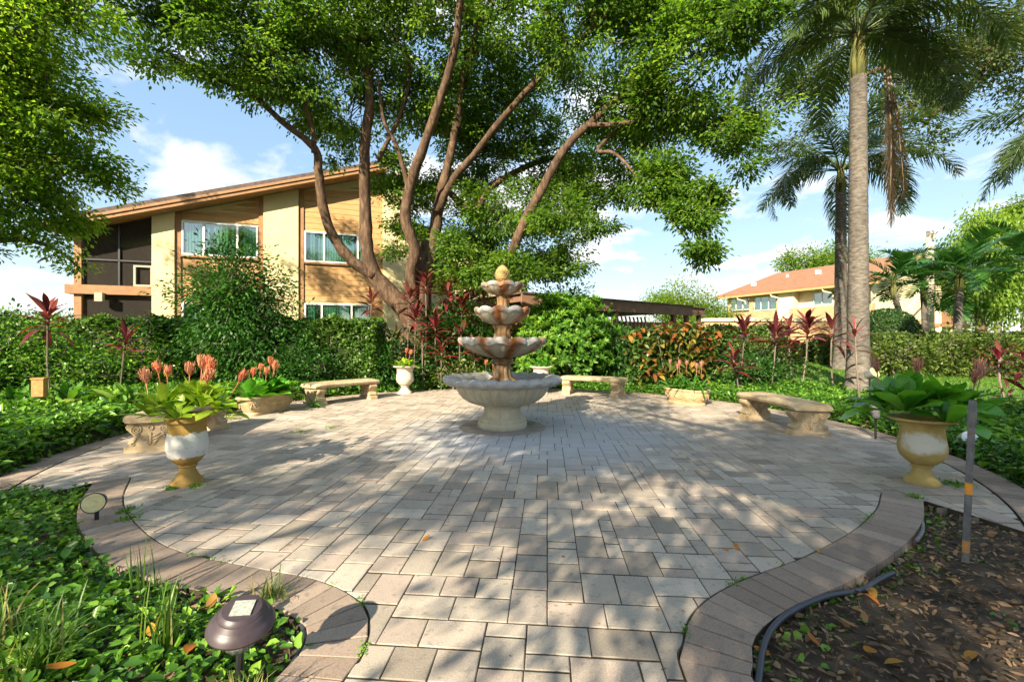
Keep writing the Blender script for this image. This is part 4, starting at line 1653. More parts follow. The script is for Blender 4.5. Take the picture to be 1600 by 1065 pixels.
def bowl(z0, z1, r0, r1, lobes, rust, band):
    h = z1 - z0
    return fountain_part('bowl', [(.05, z0 - .005, 0, 0), (r0, z0, 0, .3), (r0 + (r1 - r0) * .30, z0 + h * .10, .2, 1), (r0 + (r1 - r0) * .62, z0 + h * .30, .5, 1), (r0 + (r1 - r0) * .83, z0 + h * .52, .8, 1),
                  (r1 * .93, z1 - band * .95, 1, .4), (r1 * .975, z1 - band * .85, 1, 0), (r1, z1 - band * .45, 1, 0), (r1 * .985, z1 - band * .12, 1, 0), (r1 * .93, z1, 1, 0), (r1 * .86, z1 - band * .2, 1, 0), (r1 * .78, z1 - band * .7, .6, 0), (r1 * .5, z0 + h * .42, .2, 0), (.05, z0 + h * .32, 0, 0)],
                  S, rust, lambda z: max(0, min(1, (z - (z1 - band * 1.3)) / (band * .7))), lobes=lobes, la=.075, lz=band * .42, flute=lobes * 2, fa_=.05)


bowl(.965, 1.235, .15, .605, 14, RUST1, .10)
fountain_part('middle_stem', [(.14, 1.06, 0, .4), (.145, 1.20, 0, 1), (.125, 1.235, 0, 1), (.112, 1.29, 0, 1), (.108, 1.36, 0, .8), (.13, 1.39, 0, 0), (.14, 1.405, 0, 0), (.13, 1.425, 0, 0), (.1, 1.43, 0, 0)], OCH, [(k * .8, .35, .8) for k in range(-4, 5)], lambda z: .1, flute=8, fa_=.16)
bowl(1.425, 1.655, .12, .385, 10, [(-1.72, .28, 1.2), (-.5, .45, 1.2), (.6, .3, .9), (2.6, .3, .8), (-2.7, .2, .8)], .085)
fountain_part('upper_stem', [(.09, 1.52, 0, .4), (.092, 1.63, 0, 1), (.08, 1.66, 0, 1), (.073, 1.72, 0, 1), (.078, 1.80, 0, .5), (.095, 1.825, 0, 0), (.07, 1.84, 0, 0)], OCH, [(k * .8, .4, .9) for k in range(-4, 5)], lambda z: .1, flute=6, fa_=.2)
bowl(1.835, 2.0, .09, .292, 8, [(-1.5, .4, 1.2), (-2.5, .3, .9), (-.4, .4, 1.1), (1.5, .3, .7)], .065)
fb = MB()
NZ, NT = 34, 60
prof = []
for j in range(NZ + 1):
    t = j / NZ
    prof.append((max(.003, .108 * (math.sin(math.pi * min(1, t * .93 + .07)) ** .62) * (1.08 - .30 * t)), 2.02 + .245 * t))
prof = [(.07, 1.96), (.075, 2.0), (.05, 2.012)] + prof


def cone_mod(r, z, th, j):
    k = (z - 2.02) / .245
    if k < 0:
        return r, z
    rows = k * 8
    off = .5 if int(rows) % 2 else 0
    b = abs(math.sin(math.pi * (rows % 1))) * abs(math.cos(7 * th + off * math.pi))
    return r * (1 + .10 * b), z


fb.lathe(prof, NT, (FX, FY, 0), cone_mod)
fb.build('pinecone_finial', MATS['finial_stone'], ft, smooth=True, attr={'rust': [.25 if v[2] > 2.06 else .7 for v in fb.v], 'wear': [0.0] * len(fb.v)})
MB().lathe([(.30, .0055), (.60, .0055), (.605, .003), (.605, -.02)], 64, (FX, FY, 0), capb=False, capt=False).build('mortar_pad', MATS['pad'], ft)


# ================================================================== BENCHES
def bench(label, ang, rmid, arc=None, mat='bench_stone'):
    a = R(ang)
    c = (PC[0] + rmid * math.cos(a), PC[1] + rmid * math.sin(a))
    e = empty('bench', (c[0], c[1], 0), label, 'bench', 'curved stone benches around the patio')
    half = .72 / rmid
    W, TH, ZT = .50, .085, .405
    prof = [(-W / 2 + .025, ZT - TH), (W / 2 - .025, ZT - TH), (W / 2 - .005, ZT - TH + .02), (W / 2, ZT - .035), (W / 2 - .02, ZT - .008), (W / 2 - .05, ZT), (-W / 2 + .05, ZT), (-W / 2 + .02, ZT - .008), (-W / 2, ZT - .035), (-W / 2 + .005, ZT - TH + .02)]
    NS = 20
    b = MB()
    V, Fc = [], []
    for i in range(NS + 1):
        th = a - half + 2 * half * i / NS
        inset = .018 if i in (0, NS) else 0
        for (w, z) in prof:
            rr_ = rmid + w * (1 - 2 * inset / W * 1.5)
            zz = z - (inset * .6 if z > ZT - .04 else -inset * .3)
            V.append((PC[0] + rr_ * math.cos(th), PC[1] + rr_ * math.sin(th), zz))
    k = len(prof)
    for i in range(NS):
        for j in range(k):
            j2 = (j + 1) % k
            Fc.append((i * k + j, (i + 1) * k + j, (i + 1) * k + j2, i * k + j2))
    Fc.append(tuple(range(k)))
    Fc.append(tuple(reversed([NS * k + j for j in range(k)])))
    b.add(V, Fc)
    b.build('seat', MATS[mat], e, smooth=True, sharp=40)
    hp = [(.245, 0), (.245, .055), (.205, .062), (.200, .075), (.215, .10), (.198, .125), (.165, .14), (.160, .16), (.172, .19), (.205, .225), (.228, .25), (.235, .275), (.222, .302), (.195, .315), (.195, .319)]
    for s in (-1, 1):
        th = a + s * half * .80
        er = np.array((math.cos(th), math.sin(th)))
        et = np.array((-math.sin(th), math.cos(th)))
        o = np.array(PC) + er * rmid

        def P(w, t, z):
            q = o + er * w + et * t
            return (q[0], q[1], z)
        lb = MB()
        out = [(w, z) for w, z in hp] + [(-w, z) for w, z in reversed(hp)]
        n = len(out)
        V = []
        for t, sc in ((-.085, .94), (-.065, 1), (.065, 1), (.085, .94)):
            for (w, z) in out:
                fs = 1.12 if z < .058 else 1
                V.append(P(w * sc, t * fs, z))
        Fc = [tuple(range(n)), tuple(reversed([3 * n + i for i in range(n)]))]
        for l in range(3):
            for i in range(n):
                j = (i + 1) % n
                Fc.append((l * n + i, (l + 1) * n + i, (l + 1) * n + j, l * n + j))
        lb.add(V, Fc)
        leg = lb.build('leg', MATS[mat], e, smooth=False)
        # carved scrolls standing proud of both faces
        for fs in (-1, 1):
            cv = MB()
            tf = fs * .088
            for m_ in (-1, 1):
                pts = []
                for q in range(26):
                    u = q / 25
                    ang_ = 4.6 * math.pi * u
                    r_ = .058 * (1 - u * .85)
                    pts.append(P(m_ * (.125 + r_ * math.cos(ang_ + 4.2)), tf, .245 + r_ * math.sin(ang_ + 4.2)))
                cv.tube(pts, .0085, 5)
                cv.tube([P(m_ * w, tf, z) for w, z in ((.10, .19), (.125, .165), (.135, .14), (.15, .115), (.175, .10), (.18, .085), (.155, .08), (.14, .095))], [.008, .009, .01, .01, .01, .009, .008, .006], 5)
                for z0_, w1_ in ((.20, .09), (.17, .105), (.14, .085), (.11, .06)):
                    cv.tube([P(m_ * .012, tf, z0_ - .035), P(m_ * w1_ * .5, tf, z0_ - .025), P(m_ * w1_, tf, z0_)], [.008, .0105, .005], 5)
            cv.tube([P(0, tf, .08), P(0, tf, .15), P(0, tf, .21)], [.009, .014, .01], 6)
            ring = [P(.025 * math.cos(q * .63), tf, .262 + .025 * math.sin(q * .63)) for q in range(11)]
            cv.tube(ring, .008, 5)
            cv.build('scroll_carving', MATS[mat], leg, smooth=True)
    return e


bench('curved stone bench on the right showing both carved scroll legs, in front of ground cover', 1.0, 3.92)
bench('curved stone bench behind and right of the fountain, left of the croton planter', 62.0, 4.05)
bench('curved stone bench between the left trough planter and the small white urn', 142.0, 4.18)
bench('curved stone bench mostly hidden behind the flowering white-painted urn', 190.0, 4.05)


# ================================================================== TROUGHS AND URNS
def trough(label, ang, rmid, la, lb_, h, sq):
    a = R(ang)
    c = (PC[0] + rmid * math.cos(a), PC[1] + rmid * math.sin(a))
    e = empty('trough_planter', (c[0], c[1], 0), label, 'planter', 'oblong stone planters on the patio')
    prof = [(.80, 0), (.82, .02), (.80, .04), (.76, .05), (.80, .07), (.90, h * .5), (.96, h * .8), (.96, h * .87), (1.02, h * .89), (1.03, h * .96), (1.0, h), (.9, h), (.86, h * .92), (.8, h * .75)]
    n = 72
    V, Fc = [], []
    ca, sa = math.cos(a), math.sin(a)
    for (k, z) in prof:
        for i in range(n):
            t = 2 * math.pi * i / n
            ct, st = math.cos(t), math.sin(t)
            u = la * math.copysign(abs(ct) ** (2 / sq), ct) * k
            w = lb_ * math.copysign(abs(st) ** (2 / sq), st) * (k if k < 1 else k * 1.0)
            V.append((c[0] + w * ca - u * sa, c[1] + w * sa + u * ca, z))
    for j in range(len(prof) - 1):
        for i in range(n):
            i2 = (i + 1) % n
            Fc.append((j * n + i, j * n + i2, (j + 1) * n + i2, (j + 1) * n + i))
    Fc.append(tuple(reversed(range(n))))
    b = MB()
    b.add(V, Fc)
    body = b.build('body', MATS['trough_stone'], e, smooth=True, sharp=45)
    b = MB()
    b.add([V[(len(prof) - 1) * n + i] for i in range(n)], [tuple(range(n))])
    b.build('soil', MATS['soil'], e)
    cv = MB()

    def Q(t, z, out=.0):
        ct, st = math.cos(t), math.sin(t)
        k = np.interp(z, [p[1] for p in prof[5:8]], [p[0] for p in prof[5:8]]) + out
        u = la * math.copysign(abs(ct) ** (2 / sq), ct) * k
        w = lb_ * math.copysign(abs(st) ** (2 / sq), st) * k
        return (c[0] + w * ca - u * sa, c[1] + w * sa + u * ca, z)
    for i in range(10):
        t0_ = 2 * math.pi * (i + .5) / 10
        cv.tube([Q(t0_ + (q - 6) / 6 * .24, h * (.72 - .32 * math.cos((q - 6) / 6 * 1.4))) for q in range(13)], .0085, 5)
        cv.tube([Q(t0_ + .09 * math.cos(q * .8) * (1 - q / 14), h * .66 + .035 * math.sin(q * .8) * (1 - q / 14)) for q in range(13)], .006, 5)
    cv.build('relief_carving', MATS['trough_stone'], body, smooth=True)
    return c


tl = trough('oblong carved stone planter of flowering bromeliads on the left', 163, 4.22, .48, .20, .30, 4.5)
tr = trough('oval carved stone planter of strappy bromeliads under the croton', 33, 4.12, .46, .24, .29, 2.6)


def urn(label, c, prof, mat, n=64, lumps=0.0):
    e = empty('urn', (c[0], c[1], 0), label, 'urn', 'footed garden urns')
    split = [i for i, p in enumerate(prof) if p[1] > prof[0][1]][0]
    foot = [p for p in prof if p[1] <= prof[0][2] + 1e-6] if len(prof[0]) > 2 else prof
    cut = prof[0][2]
    low = [(p[0], p[1]) for p in prof if p[1] <= cut]
    high = [(p[0], p[1]) for p in prof[len(low):]]
    mod = (lambda r, z, th, j: (r * (1 + lumps * (math.sin(5 * th + z * 40) * math.sin(3 * th - z * 31))), z)) if lumps else None
    MB().lathe(low, n, (c[0], c[1], 0), mod).build('foot', MATS[mat], e, smooth=True, sharp=50)
    b = MB().lathe([(low[-1][0] * .9, low[-1][1] - .004)] + high, n, (c[0], c[1], 0), mod, capt=False)
    b.build('body', MATS[mat], e, smooth=True, sharp=50)
    rim = [p for p in high]
    MB().lathe([(.01, rim[-1][1]), (rim[-1][0] + .003, rim[-1][1])], 32, (c[0], c[1], 0), capb=False, capt=False).build('soil', MATS['soil'], e)
    return e


def urn_prof(h, rb, rm, rr_, flare=True):
    p = [(rb, 0, h * .28), (rb, h * .03), (rb * .93, h * .055), (rb * .78, h * .09), (rb * .60, h * .15), (rb * .52, h * .20), (rb * .50, h * .245), (rb * .60, h * .26), (rb * .60, h * .28),
         (rb * .50, h * .295), (rb * .75, h * .31), (rm * .72, h * .35), (rm * .92, h * .42), (rm, h * .51), (rm * 1.0, h * .58), (rm * .95, h * .68), (rm * .90, h * .78), (rm * .91, h * .86)]
    if flare:
        p += [(rm * 1.02, h * .92), (rr_ * .93, h * .955), (rr_, h * .965), (rr_, h * .99), (rr_ * .96, h), (rr_ * .82, h * .985), (rm * .82, h * .9), (rm * .80, h * .86)]
    else:
        p += [(rm * .93, h * .885), (rr_, h * .90), (rr_ * 1.01, h * .95), (rr_ * .98, h), (rr_ * .90, h), (rr_ * .86, h * .94), (rr_ * .85, h * .9)]
    return p


UL = (-2.74, 3.62)
UR = (3.47, 3.63)
urn('white-painted ochre urn with peeling paint at the left front of the patio', UL, urn_prof(.585, .118, .148, .152, False), 'urn_white', lumps=.012)
urn('ochre yellow urn with flared rim at the right front of the patio', UR, urn_prof(.555, .122, .160, .225), 'urn_ochre')
UB = (-2.46, 9.85)
UB2 = (.66, 9.75)
urn('small cream urn standing left of the fountain by the tree', UB, urn_prof(.63, .165, .195, .26), 'urn_pale')
urn('cream urn mostly hidden behind the fountain basin', UB2, urn_prof(.63, .165, .195, .26), 'urn_pale')

# ---- plants in urns and troughs
ros = [(0, 0, .10, 0, 0), (-.15, -.06, .07, math.pi, .3), (.15, -.05, .08, 0, .3), (-.05, .13, .12, 1.7, .2), (.10, .10, .12, .8, .2), (-.17, .04, .0, 2.9, .6), (.02, -.14, .0, -1.5, .5), (.25, .02, .03, 0.0, .5), (-.27, -.03, .0, 3.1, .5)]
plant('bromeliad', 'bright lime bromeliads with salmon flower spikes in the white-painted urn', (UL[0], UL[1], .57), 'obov', 'urn_leaf', ros, 13, .92,
      [(-.33, -.02, .25, 2.6, .35), (-.26, .02, .34, 2.6, .40), (-.22, .06, .30, 2.2, .3), (-.06, .1, .31, 0, .05), (.09, .04, .36, .3, .05), (.13, .06, .33, 0, .15), (.16, .0, .25, 0, .2), (.40, .04, .27, .2, .5), (.05, .14, .37, 0, .02)], pitch=(.2, 1.4), seed=3, fsize=.72)
ros = [(0, 0, .10, 0, 0), (-.18, -.05, .08, math.pi, .3), (.18, -.02, .08, 0, .3), (-.05, .15, .10, 1.7, .3), (.05, -.16, 0, -1.5, .4), (.34, .05, .03, 0, .5), (-.24, .08, .06, 2.8, .5)]
plant('bromeliad', 'broad dark green bromeliads with faded pink flower spikes in the ochre urn', (UR[0], UR[1], .54), 'broad', 'broad_leaf', ros, 12, 1.08,
      [(-.33, .05, .36, 2.6, .15), (.0, .05, .36, 0, .05), (.42, -.02, .28, .3, .1), (.51, .02, .31, .3, .35), (.55, .08, .36, .3, .3)], fmat='flower_faded', pitch=(.35, 1.35), seed=5, fsize=.8)
plant('bromeliad', 'bright green bromeliad with a peach flower in the small cream urn', (UB[0], UB[1], .62), 'obov', 'urn_leaf', [(0, 0, 0, 0, 0), (-.12, 0, 0, 3.1, .5), (.12, -.04, 0, 0, .5), (0, -.12, 0, -1.5, .4)], 8, .95,
      [(.03, 0, .27, 0, .1), (.10, .02, .22, 0, .3)], pitch=(.2, 1.4), seed=8, fsize=.8)
plant('bromeliad', 'green bromeliad in the cream urn behind the fountain', (UB2[0], UB2[1], .62), 'obov', 'broad_leaf', [(0, 0, 0, 0, 0), (.12, 0, 0, 0, .5), (-.1, 0, 0, 3.1, .5)], 8, 1.05, [], pitch=(0, 1.2), seed=9)


def trough_ros(ang, la, n):
    a = R(ang) + math.pi / 2
    out = []
    for i in range(n):
        u = la * (2 * (i + .5) / n - 1) * .85
        out.append((u * math.cos(a), u * math.sin(a), 0.0, a if u > 0 else a + math.pi, .3 * abs(u) / la))
    return out


rs = trough_ros(163, .48, 5)
plant('bromeliad', 'green bromeliads with orange flower spikes in the left trough planter', (tl[0], tl[1], .27), 'broad', 'broad_leaf', rs, 12, 1.3,
      [(r_[0] + dx, r_[1] + dy, dz, 1, .1) for r_, dx, dy, dz in ((rs[0], -.1, .0, .40), (rs[1], 0, 0, .46), (rs[1], -.08, .1, .40), (rs[2], .05, 0, .50), (rs[3], 0, .05, .42), (rs[4], .05, 0, .34), (rs[4], .2, .1, .34))], pitch=(.25, 1.35), seed=12, fsize=.75)
rs = trough_ros(33, .46, 5)
plant('bromeliad', 'arching strappy bromeliads with faded red flowers in the oval planter', (tr[0], tr[1], .26), 'strap', 'strap_leaf', rs, 17, 1.1,
      [(r_[0] + dx, r_[1], dz, 1, .1) for r_, dx, dz in ((rs[0], 0, .42), (rs[1], .05, .38), (rs[2], 0, .44), (rs[3], 0, .42), (rs[4], -.05, .46), (rs[4], .1, .36))], fmat='flower_faded', pitch=(.3, 1.4), seed=14, fsize=.65)

# ================================================================== HEDGES AND SHRUBS
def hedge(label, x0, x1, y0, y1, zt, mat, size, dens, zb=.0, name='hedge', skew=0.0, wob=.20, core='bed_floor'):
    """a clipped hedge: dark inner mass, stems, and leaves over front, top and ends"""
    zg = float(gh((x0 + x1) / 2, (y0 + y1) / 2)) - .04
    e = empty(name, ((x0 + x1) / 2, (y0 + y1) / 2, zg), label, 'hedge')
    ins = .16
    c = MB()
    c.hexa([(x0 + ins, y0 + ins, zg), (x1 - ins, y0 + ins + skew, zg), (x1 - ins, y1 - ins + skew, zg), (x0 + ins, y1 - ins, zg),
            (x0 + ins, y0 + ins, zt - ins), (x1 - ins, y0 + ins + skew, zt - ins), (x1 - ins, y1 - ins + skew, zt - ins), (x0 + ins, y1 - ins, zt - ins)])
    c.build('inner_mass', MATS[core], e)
    st = MB()
    xx = x0 + .2
    while xx < x1 - .2:
        yb = y0 + .10 + skew * (xx - x0) / (x1 - x0)
        st.tube([(xx, yb + .1, zg), (xx + RNG.normal() * .06, yb, zg + .4), (xx + RNG.normal() * .12, yb + .02, zt - .3)], [.014, .012, .006], 5)
        xx += RNG.uniform(.2, .45)
    st.build('stems', MATS['bark_grey'], e)['kind'] = 'stuff'
    Lx, Ly, Lz = x1 - x0, y1 - y0, zt - zg
    P = []
    for (n, fx, fy, fz, ax) in ((int(Lx * Lz * dens), None, 0, None, 1), (int(Lx * Ly * dens), None, None, 1, 2), (int(Ly * Lz * dens), 0, None, None, 0), (int(Ly * Lz * dens), 1, None, None, 0), (int(Lx * Lz * dens * .3), None, 1, None, 1)):
        u = RNG.random((n, 3))
        dep = RNG.random(n) ** 1.4 * .24
        for k, f in enumerate((fx, fy, fz)):
            if f is not None:
                ext = (Lx, Ly, Lz)[k]
                u[:, k] = (dep if f == 0 else ext - dep) / ext
        P.append(u * np.array((Lx, Ly, Lz)) + np.array((x0, y0, zg)))
    P = np.concatenate(P)
    lump = nz(P[:, 0], P[:, 2] * 1.3 + P[:, 1], 1.5)
    P[:, 1] += -wob * lump + skew * (P[:, 0] - x0) / (x1 - x0)
    P[:, 2] += (wob * .7 * nz(P[:, 0], P[:, 1], 2.2, 1.0)) * (P[:, 2] - zg) / Lz
    # thinner near the ground
    keep = RNG.random(len(P)) < np.clip(.35 + (P[:, 2] - zg) / (.55 * Lz), 0, 1)
    P = P[keep]
    n = len(P)
    D = RNG.normal(size=(n, 3)) * np.array((1, 1, .7)) + np.array((0, -.35, .25))
    Uv = np.array((0, -.6, .8)) + RNG.normal(size=(n, 3)) * .6
    L = size * RNG.uniform(.65, 1.3, n)
    tone = np.clip(.42 + .16 * lump[keep] + RNG.normal(0, .22, n), 0, 1)
    o = cloud('foliage', P, D, Uv, L, L * .58, MATS[mat], e, rnd=tone)
    o['kind'] = 'stuff'
    return e


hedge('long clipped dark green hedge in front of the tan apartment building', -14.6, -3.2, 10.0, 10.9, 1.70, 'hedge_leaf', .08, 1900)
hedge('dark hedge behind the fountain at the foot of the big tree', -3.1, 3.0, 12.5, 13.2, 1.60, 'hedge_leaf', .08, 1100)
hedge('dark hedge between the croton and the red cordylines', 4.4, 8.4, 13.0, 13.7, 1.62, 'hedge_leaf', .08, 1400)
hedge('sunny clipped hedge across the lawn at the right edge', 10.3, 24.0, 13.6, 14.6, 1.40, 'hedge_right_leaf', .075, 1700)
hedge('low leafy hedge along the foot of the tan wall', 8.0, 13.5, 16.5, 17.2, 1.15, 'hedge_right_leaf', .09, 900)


def shrub(name, label, c, r, mat, size, k, per, spread, aspect=.45, whorl=False, bright=0.0, stems=6, cat='shrub', droop=.15, base=None):
    """a free-standing bush of leaf clusters on several stems; c is the centre of the crown"""
    zg = float(gh(c[0], c[1])) - .03
    e = empty(name, (c[0], c[1], zg), label, cat)
    s = MB()
    for i in range(stems):
        a = i * 2.4
        p = (c[0] + .5 * r[0] * math.cos(a), c[1] + .5 * r[1] * math.sin(a), c[2] + r[2] * .4)
        s.tube([(c[0] + .08 * math.cos(a), c[1] + .08 * math.sin(a), zg), ((c[0] + p[0]) / 2 - .05, (c[1] + p[1]) / 2, (zg + p[2]) / 2), p], [.03, .022, .008], 6)
    s.build('stems', MATS['bark_grey'], e)
    if not whorl:
        bl_ = [(c[0] + r[0] * .35 * math.cos(i * 2.1) * (i > 0), c[1] + r[1] * .35 * math.sin(i * 2.1) * (i > 0), c[2] + r[2] * .3 * ((i % 3) - 1), r[0] * .75, r[1] * .75, r[2] * .72, k // 5) for i in range(5)]
        crown(bl_, MATS[mat], e, per, size, spread, aspect, droop, True, 'foliage', MATS['bark_grey'], bright)
        return e
    d = rdir(k)
    d[:, 1] -= .35
    d = unit(d)
    d[:, 2] = np.where(d[:, 2] < -.75, -d[:, 2], d[:, 2])
    C = np.array(c) + d * np.array(r) * RNG.uniform(.72, 1.02, (k, 1)) * (1 + .12 * nz(d[:, 0] * 3, d[:, 2] * 3, 1.0)[:, None])
    ax = unit(d + np.array((0, -.15, .55)) + RNG.normal(size=(k, 3)) * .25)
    idx = np.repeat(np.arange(k), per)
    t = RNG.normal(size=(k * per, 3))
    A = ax[idx]
    t = unit(t - A * (t * A).sum(1, keepdims=True))
    D = t * RNG.uniform(.6, 1.0, (k * per, 1)) + A * RNG.uniform(.15, .9, (k * per, 1))
    P = C[idx] - A * RNG.uniform(0, .08, (k * per, 1))
    L = size * RNG.uniform(.75, 1.2, k * per)
    tone = np.clip(RNG.normal(.45 + bright, .17, k)[idx] + RNG.normal(0, .13, k * per) + .12 * d[idx][:, 2], 0, 1)
    o = cloud('foliage', P, D, A, L, L * aspect, MATS[mat], e, rnd=tone)
    o['kind'] = 'stuff'
    # inner leaves, shade put into their colour by the darkest tone
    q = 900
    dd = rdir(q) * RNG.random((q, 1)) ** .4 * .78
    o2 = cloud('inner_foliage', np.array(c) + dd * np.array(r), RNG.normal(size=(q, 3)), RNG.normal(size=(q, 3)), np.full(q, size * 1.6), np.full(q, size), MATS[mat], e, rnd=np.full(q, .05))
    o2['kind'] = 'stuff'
    return e


shrub('pittosporum_shrub', 'large rounded bright green shrub of whorled leaves behind the back bench', (1.45, 11.3, 1.25), (1.35, .95, 1.25), 'shrub_leaf', .135, 620, 16, (.1, .1, .1), .30, True, .10)
shrub('pittosporum_shrub', 'light green whorled shrub just right of the fountain bowls', (.62, 10.75, 1.0), (.62, .5, .85), 'shrub_leaf', .12, 200, 16, (.1, .1, .1), .28, True, .28)
shrub('pittosporum_shrub', 'darker leafy shrub rising behind the bright whorled shrub', (1.7, 13.2, 1.9), (1.0, .8, .9), 'bush_leaf', .12, 160, 30, (.22, .22, .18))
shrub('green_bush', 'tall loose green bush standing in front of the left building windows', (-6.05, 9.75, 1.75), (1.2, .8, 1.45), 'bush_leaf', .095, 620, 36, (.17, .17, .14), .4, droop=.3)
shrub('green_bush', 'small leafy green bush under the dark red cordylines on the right', (5.4, 9.6, .55), (.55, .45, .55), 'bush_leaf', .08, 90, 30, (.12, .12, .1))
shrub('green_bush', 'leafy bush below the tallest cordyline heads on the right', (6.4, 10.6, .75), (.8, .5, .6), 'hedge_right_leaf', .09, 100, 26, (.16, .16, .14))
shrub('green_bush', 'small sunlit bush beside the small white urn', (-3.35, 10.6, .55), (.6, .4, .5), 'shrub_leaf', .09, 80, 22, (.14, .14, .12))
shrub('green_bush', 'pale mixed leaves between the small white urn and the fountain', (-1.35, 10.7, .35), (.6, .35, .35), 'hedge_right_leaf', .10, 70, 22, (.14, .14, .12))
shrub('green_bush', 'rough green bush at the far left end of the hedge', (-9.6, 8.6, .85), (1.5, .6, .75), 'cover_leaf', .085, 320, 30, (.18, .18, .16), .5, bright=.12)
shrub('green_bush', 'loose leafy bush against the hedge left of the tall green bush', (-8.0, 9.45, .75), (.9, .45, .7), 'cover_leaf', .085, 150, 30, (.16, .16, .14), .5, bright=.1)
shrub('green_bush', 'loose shaded bush against the hedge behind the left trough planter', (-4.6, 9.6, .6), (.8, .4, .55), 'bush_leaf', .085, 120, 30, (.16, .16, .14), .5)
shrub('green_bush', 'bright leafy bush at the left edge below the hedge', (-10.2, 7.4, .55), (1.1, .7, .55), 'cover_leaf', .085, 200, 30, (.18, .18, .14), .5, bright=.2)

shrub('green_bush', 'dark glossy bush between the whorled shrub and the croton', (2.75, 11.6, .95), (.7, .5, .9), 'bush_leaf', .11, 200, 32, (.15, .15, .13), .4)
shrub('green_bush', 'dark leafy undergrowth between the big trunk and the fountain bowls', (-1.25, 11.45, 1.05), (1.0, .4, 1.0), 'bush_leaf', .12, 300, 34, (.17, .17, .15), .4)
shrub('green_bush', 'shaded leafy bush at the left foot of the big trunk', (-3.15, 10.55, .75), (.6, .35, .8), 'bush_leaf', .10, 150, 30, (.15, .15, .13), .4)
for q, (px_, Y_, lb_) in enumerate([(1405, 9.6, 'low sunlit bush right of the near palm trunk'), (1480, 9.8, 'low loose bush behind the flowers of the ochre urn'), (1565, 9.4, 'low bush at the right edge behind the red cordyline')]):
    X_ = (px_ - CX) / F * Y_
    shrub('green_bush', lb_, (X_, Y_, float(gh(X_, Y_)) + .38), (.75, .4, .42), 'hedge_right_leaf', .085, 120, 28, (.14, .14, .12), .5)
# round clipped topiary beyond the right bed
tz = float(gh(12.9, 15.2))
tp = empty('topiary_ball', (13.6, 15.6, tz), 'tightly clipped dark green ball of topiary beyond the right hedge', 'topiary')
n = 9000
d = rdir(n)
cloud('foliage', np.array((13.6, 15.6, tz + .95)) + d * np.array((.98, .98, 1.0)) * RNG.uniform(.93, 1.0, (n, 1)), d + RNG.normal(size=(n, 3)) * .8, d, np.full(n, .075), np.full(n, .04), MATS['topiary_leaf'], tp)['kind'] = 'stuff'
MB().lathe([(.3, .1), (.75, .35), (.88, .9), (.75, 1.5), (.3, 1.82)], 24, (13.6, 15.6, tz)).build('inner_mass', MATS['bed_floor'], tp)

# croton with leaves one can tell apart
cz = float(gh(3.75, 9.9)) - .03
cr_ = empty('croton', (3.85, 10.3, cz), 'croton shrub with yellow, orange and dark red leaves behind the oval planter', 'shrub')
s = MB()
for i in range(9):
    a = i * 2.4
    s.tube([(3.85 + .3 * math.cos(a), 10.3 + .1 * math.sin(a), cz), (3.85 + .6 * math.cos(a), 10.3 + .2 * math.sin(a), cz + .6), (3.85 + .95 * math.cos(a), 10.3 + .28 * math.sin(a), cz + 1.35)], [.02, .015, .008], 6)
s.build('stems', MATS['bark_grey'], cr_)
rr = random.Random(21)
for i in range(300):
    u, v = rr.uniform(-1, 1), rr.uniform(0, 1)
    w = .62 + .38 * math.sqrt(v) if v < .8 else 1.0
    x, z = u * 1.15 * w, .42 + 1.22 * v - .25 * abs(u) ** 2.5
    y = -.42 * math.sqrt(max(0, 1 - u * u)) * rr.uniform(.45, 1.0)
    top = v > .74 and rr.random() < .75
    leaf_obj(LF['croton'][rr.randrange(3)], MATS['croton_red' if top else 'croton_leaf'], cr_, (x, y, z), -math.pi / 2 + rr.gauss(0, 1.1), rr.uniform(-.7, .9), rr.uniform(-.6, .6), rr.uniform(.8, 1.35))
n = 2600
P = np.stack([RNG.uniform(-1.05, 1.05, n), RNG.uniform(-.28, .3, n), RNG.uniform(.25, 1.5, n)], 1) + np.array((3.85, 10.3, cz))
cloud('inner_foliage', P, RNG.normal(size=(n, 3)), RNG.normal(size=(n, 3)), np.full(n, .16), np.full(n, .07), MATS['hedge_leaf'], cr_, rnd=RNG.uniform(0, .5, n))['kind'] = 'stuff'


# ---- cordylines (ti plants)
def cordyline(label, px, py, Y, mat, size=1.0, n=14, lean=0.0, group=None, seed=0, stalks=1):
    rr = random.Random(seed * 7 + 1)
    hx, hy, hz_ = at(px, py, Y)
    zg = float(gh(hx, hy)) - .03
    e = empty('cordyline', (hx - lean * .3, hy, zg), label, 'plant', group)
    s = MB()
    s.tube([(hx - lean * .3, hy, zg), (hx - lean * .1 + rr.uniform(-.04, .04), hy, (zg + hz_) / 2), (hx, hy, hz_ - .02)], [.016, .014, .017], 6)
    s.build('stem', MATS['bark_grey'], e)
    n = int(n * 1.35)
    for k in range(n):
        az = k * 2.39996 + rr.uniform(-.3, .3)
        t = k / (n - 1)
        leaf_obj(LF['cord'][min(2, int(rr.random() * 3))], MATS[mat], e, (hx - e.location.x + .015 * math.cos(az), .015 * math.sin(az), hz_ - zg - .34 + .38 * t), az, -.05 + 1.3 * t + rr.uniform(-.2, .2), rr.uniform(-.3, .3), size * .92 * rr.uniform(.75, 1.15) * (1 - .25 * t))
    return e


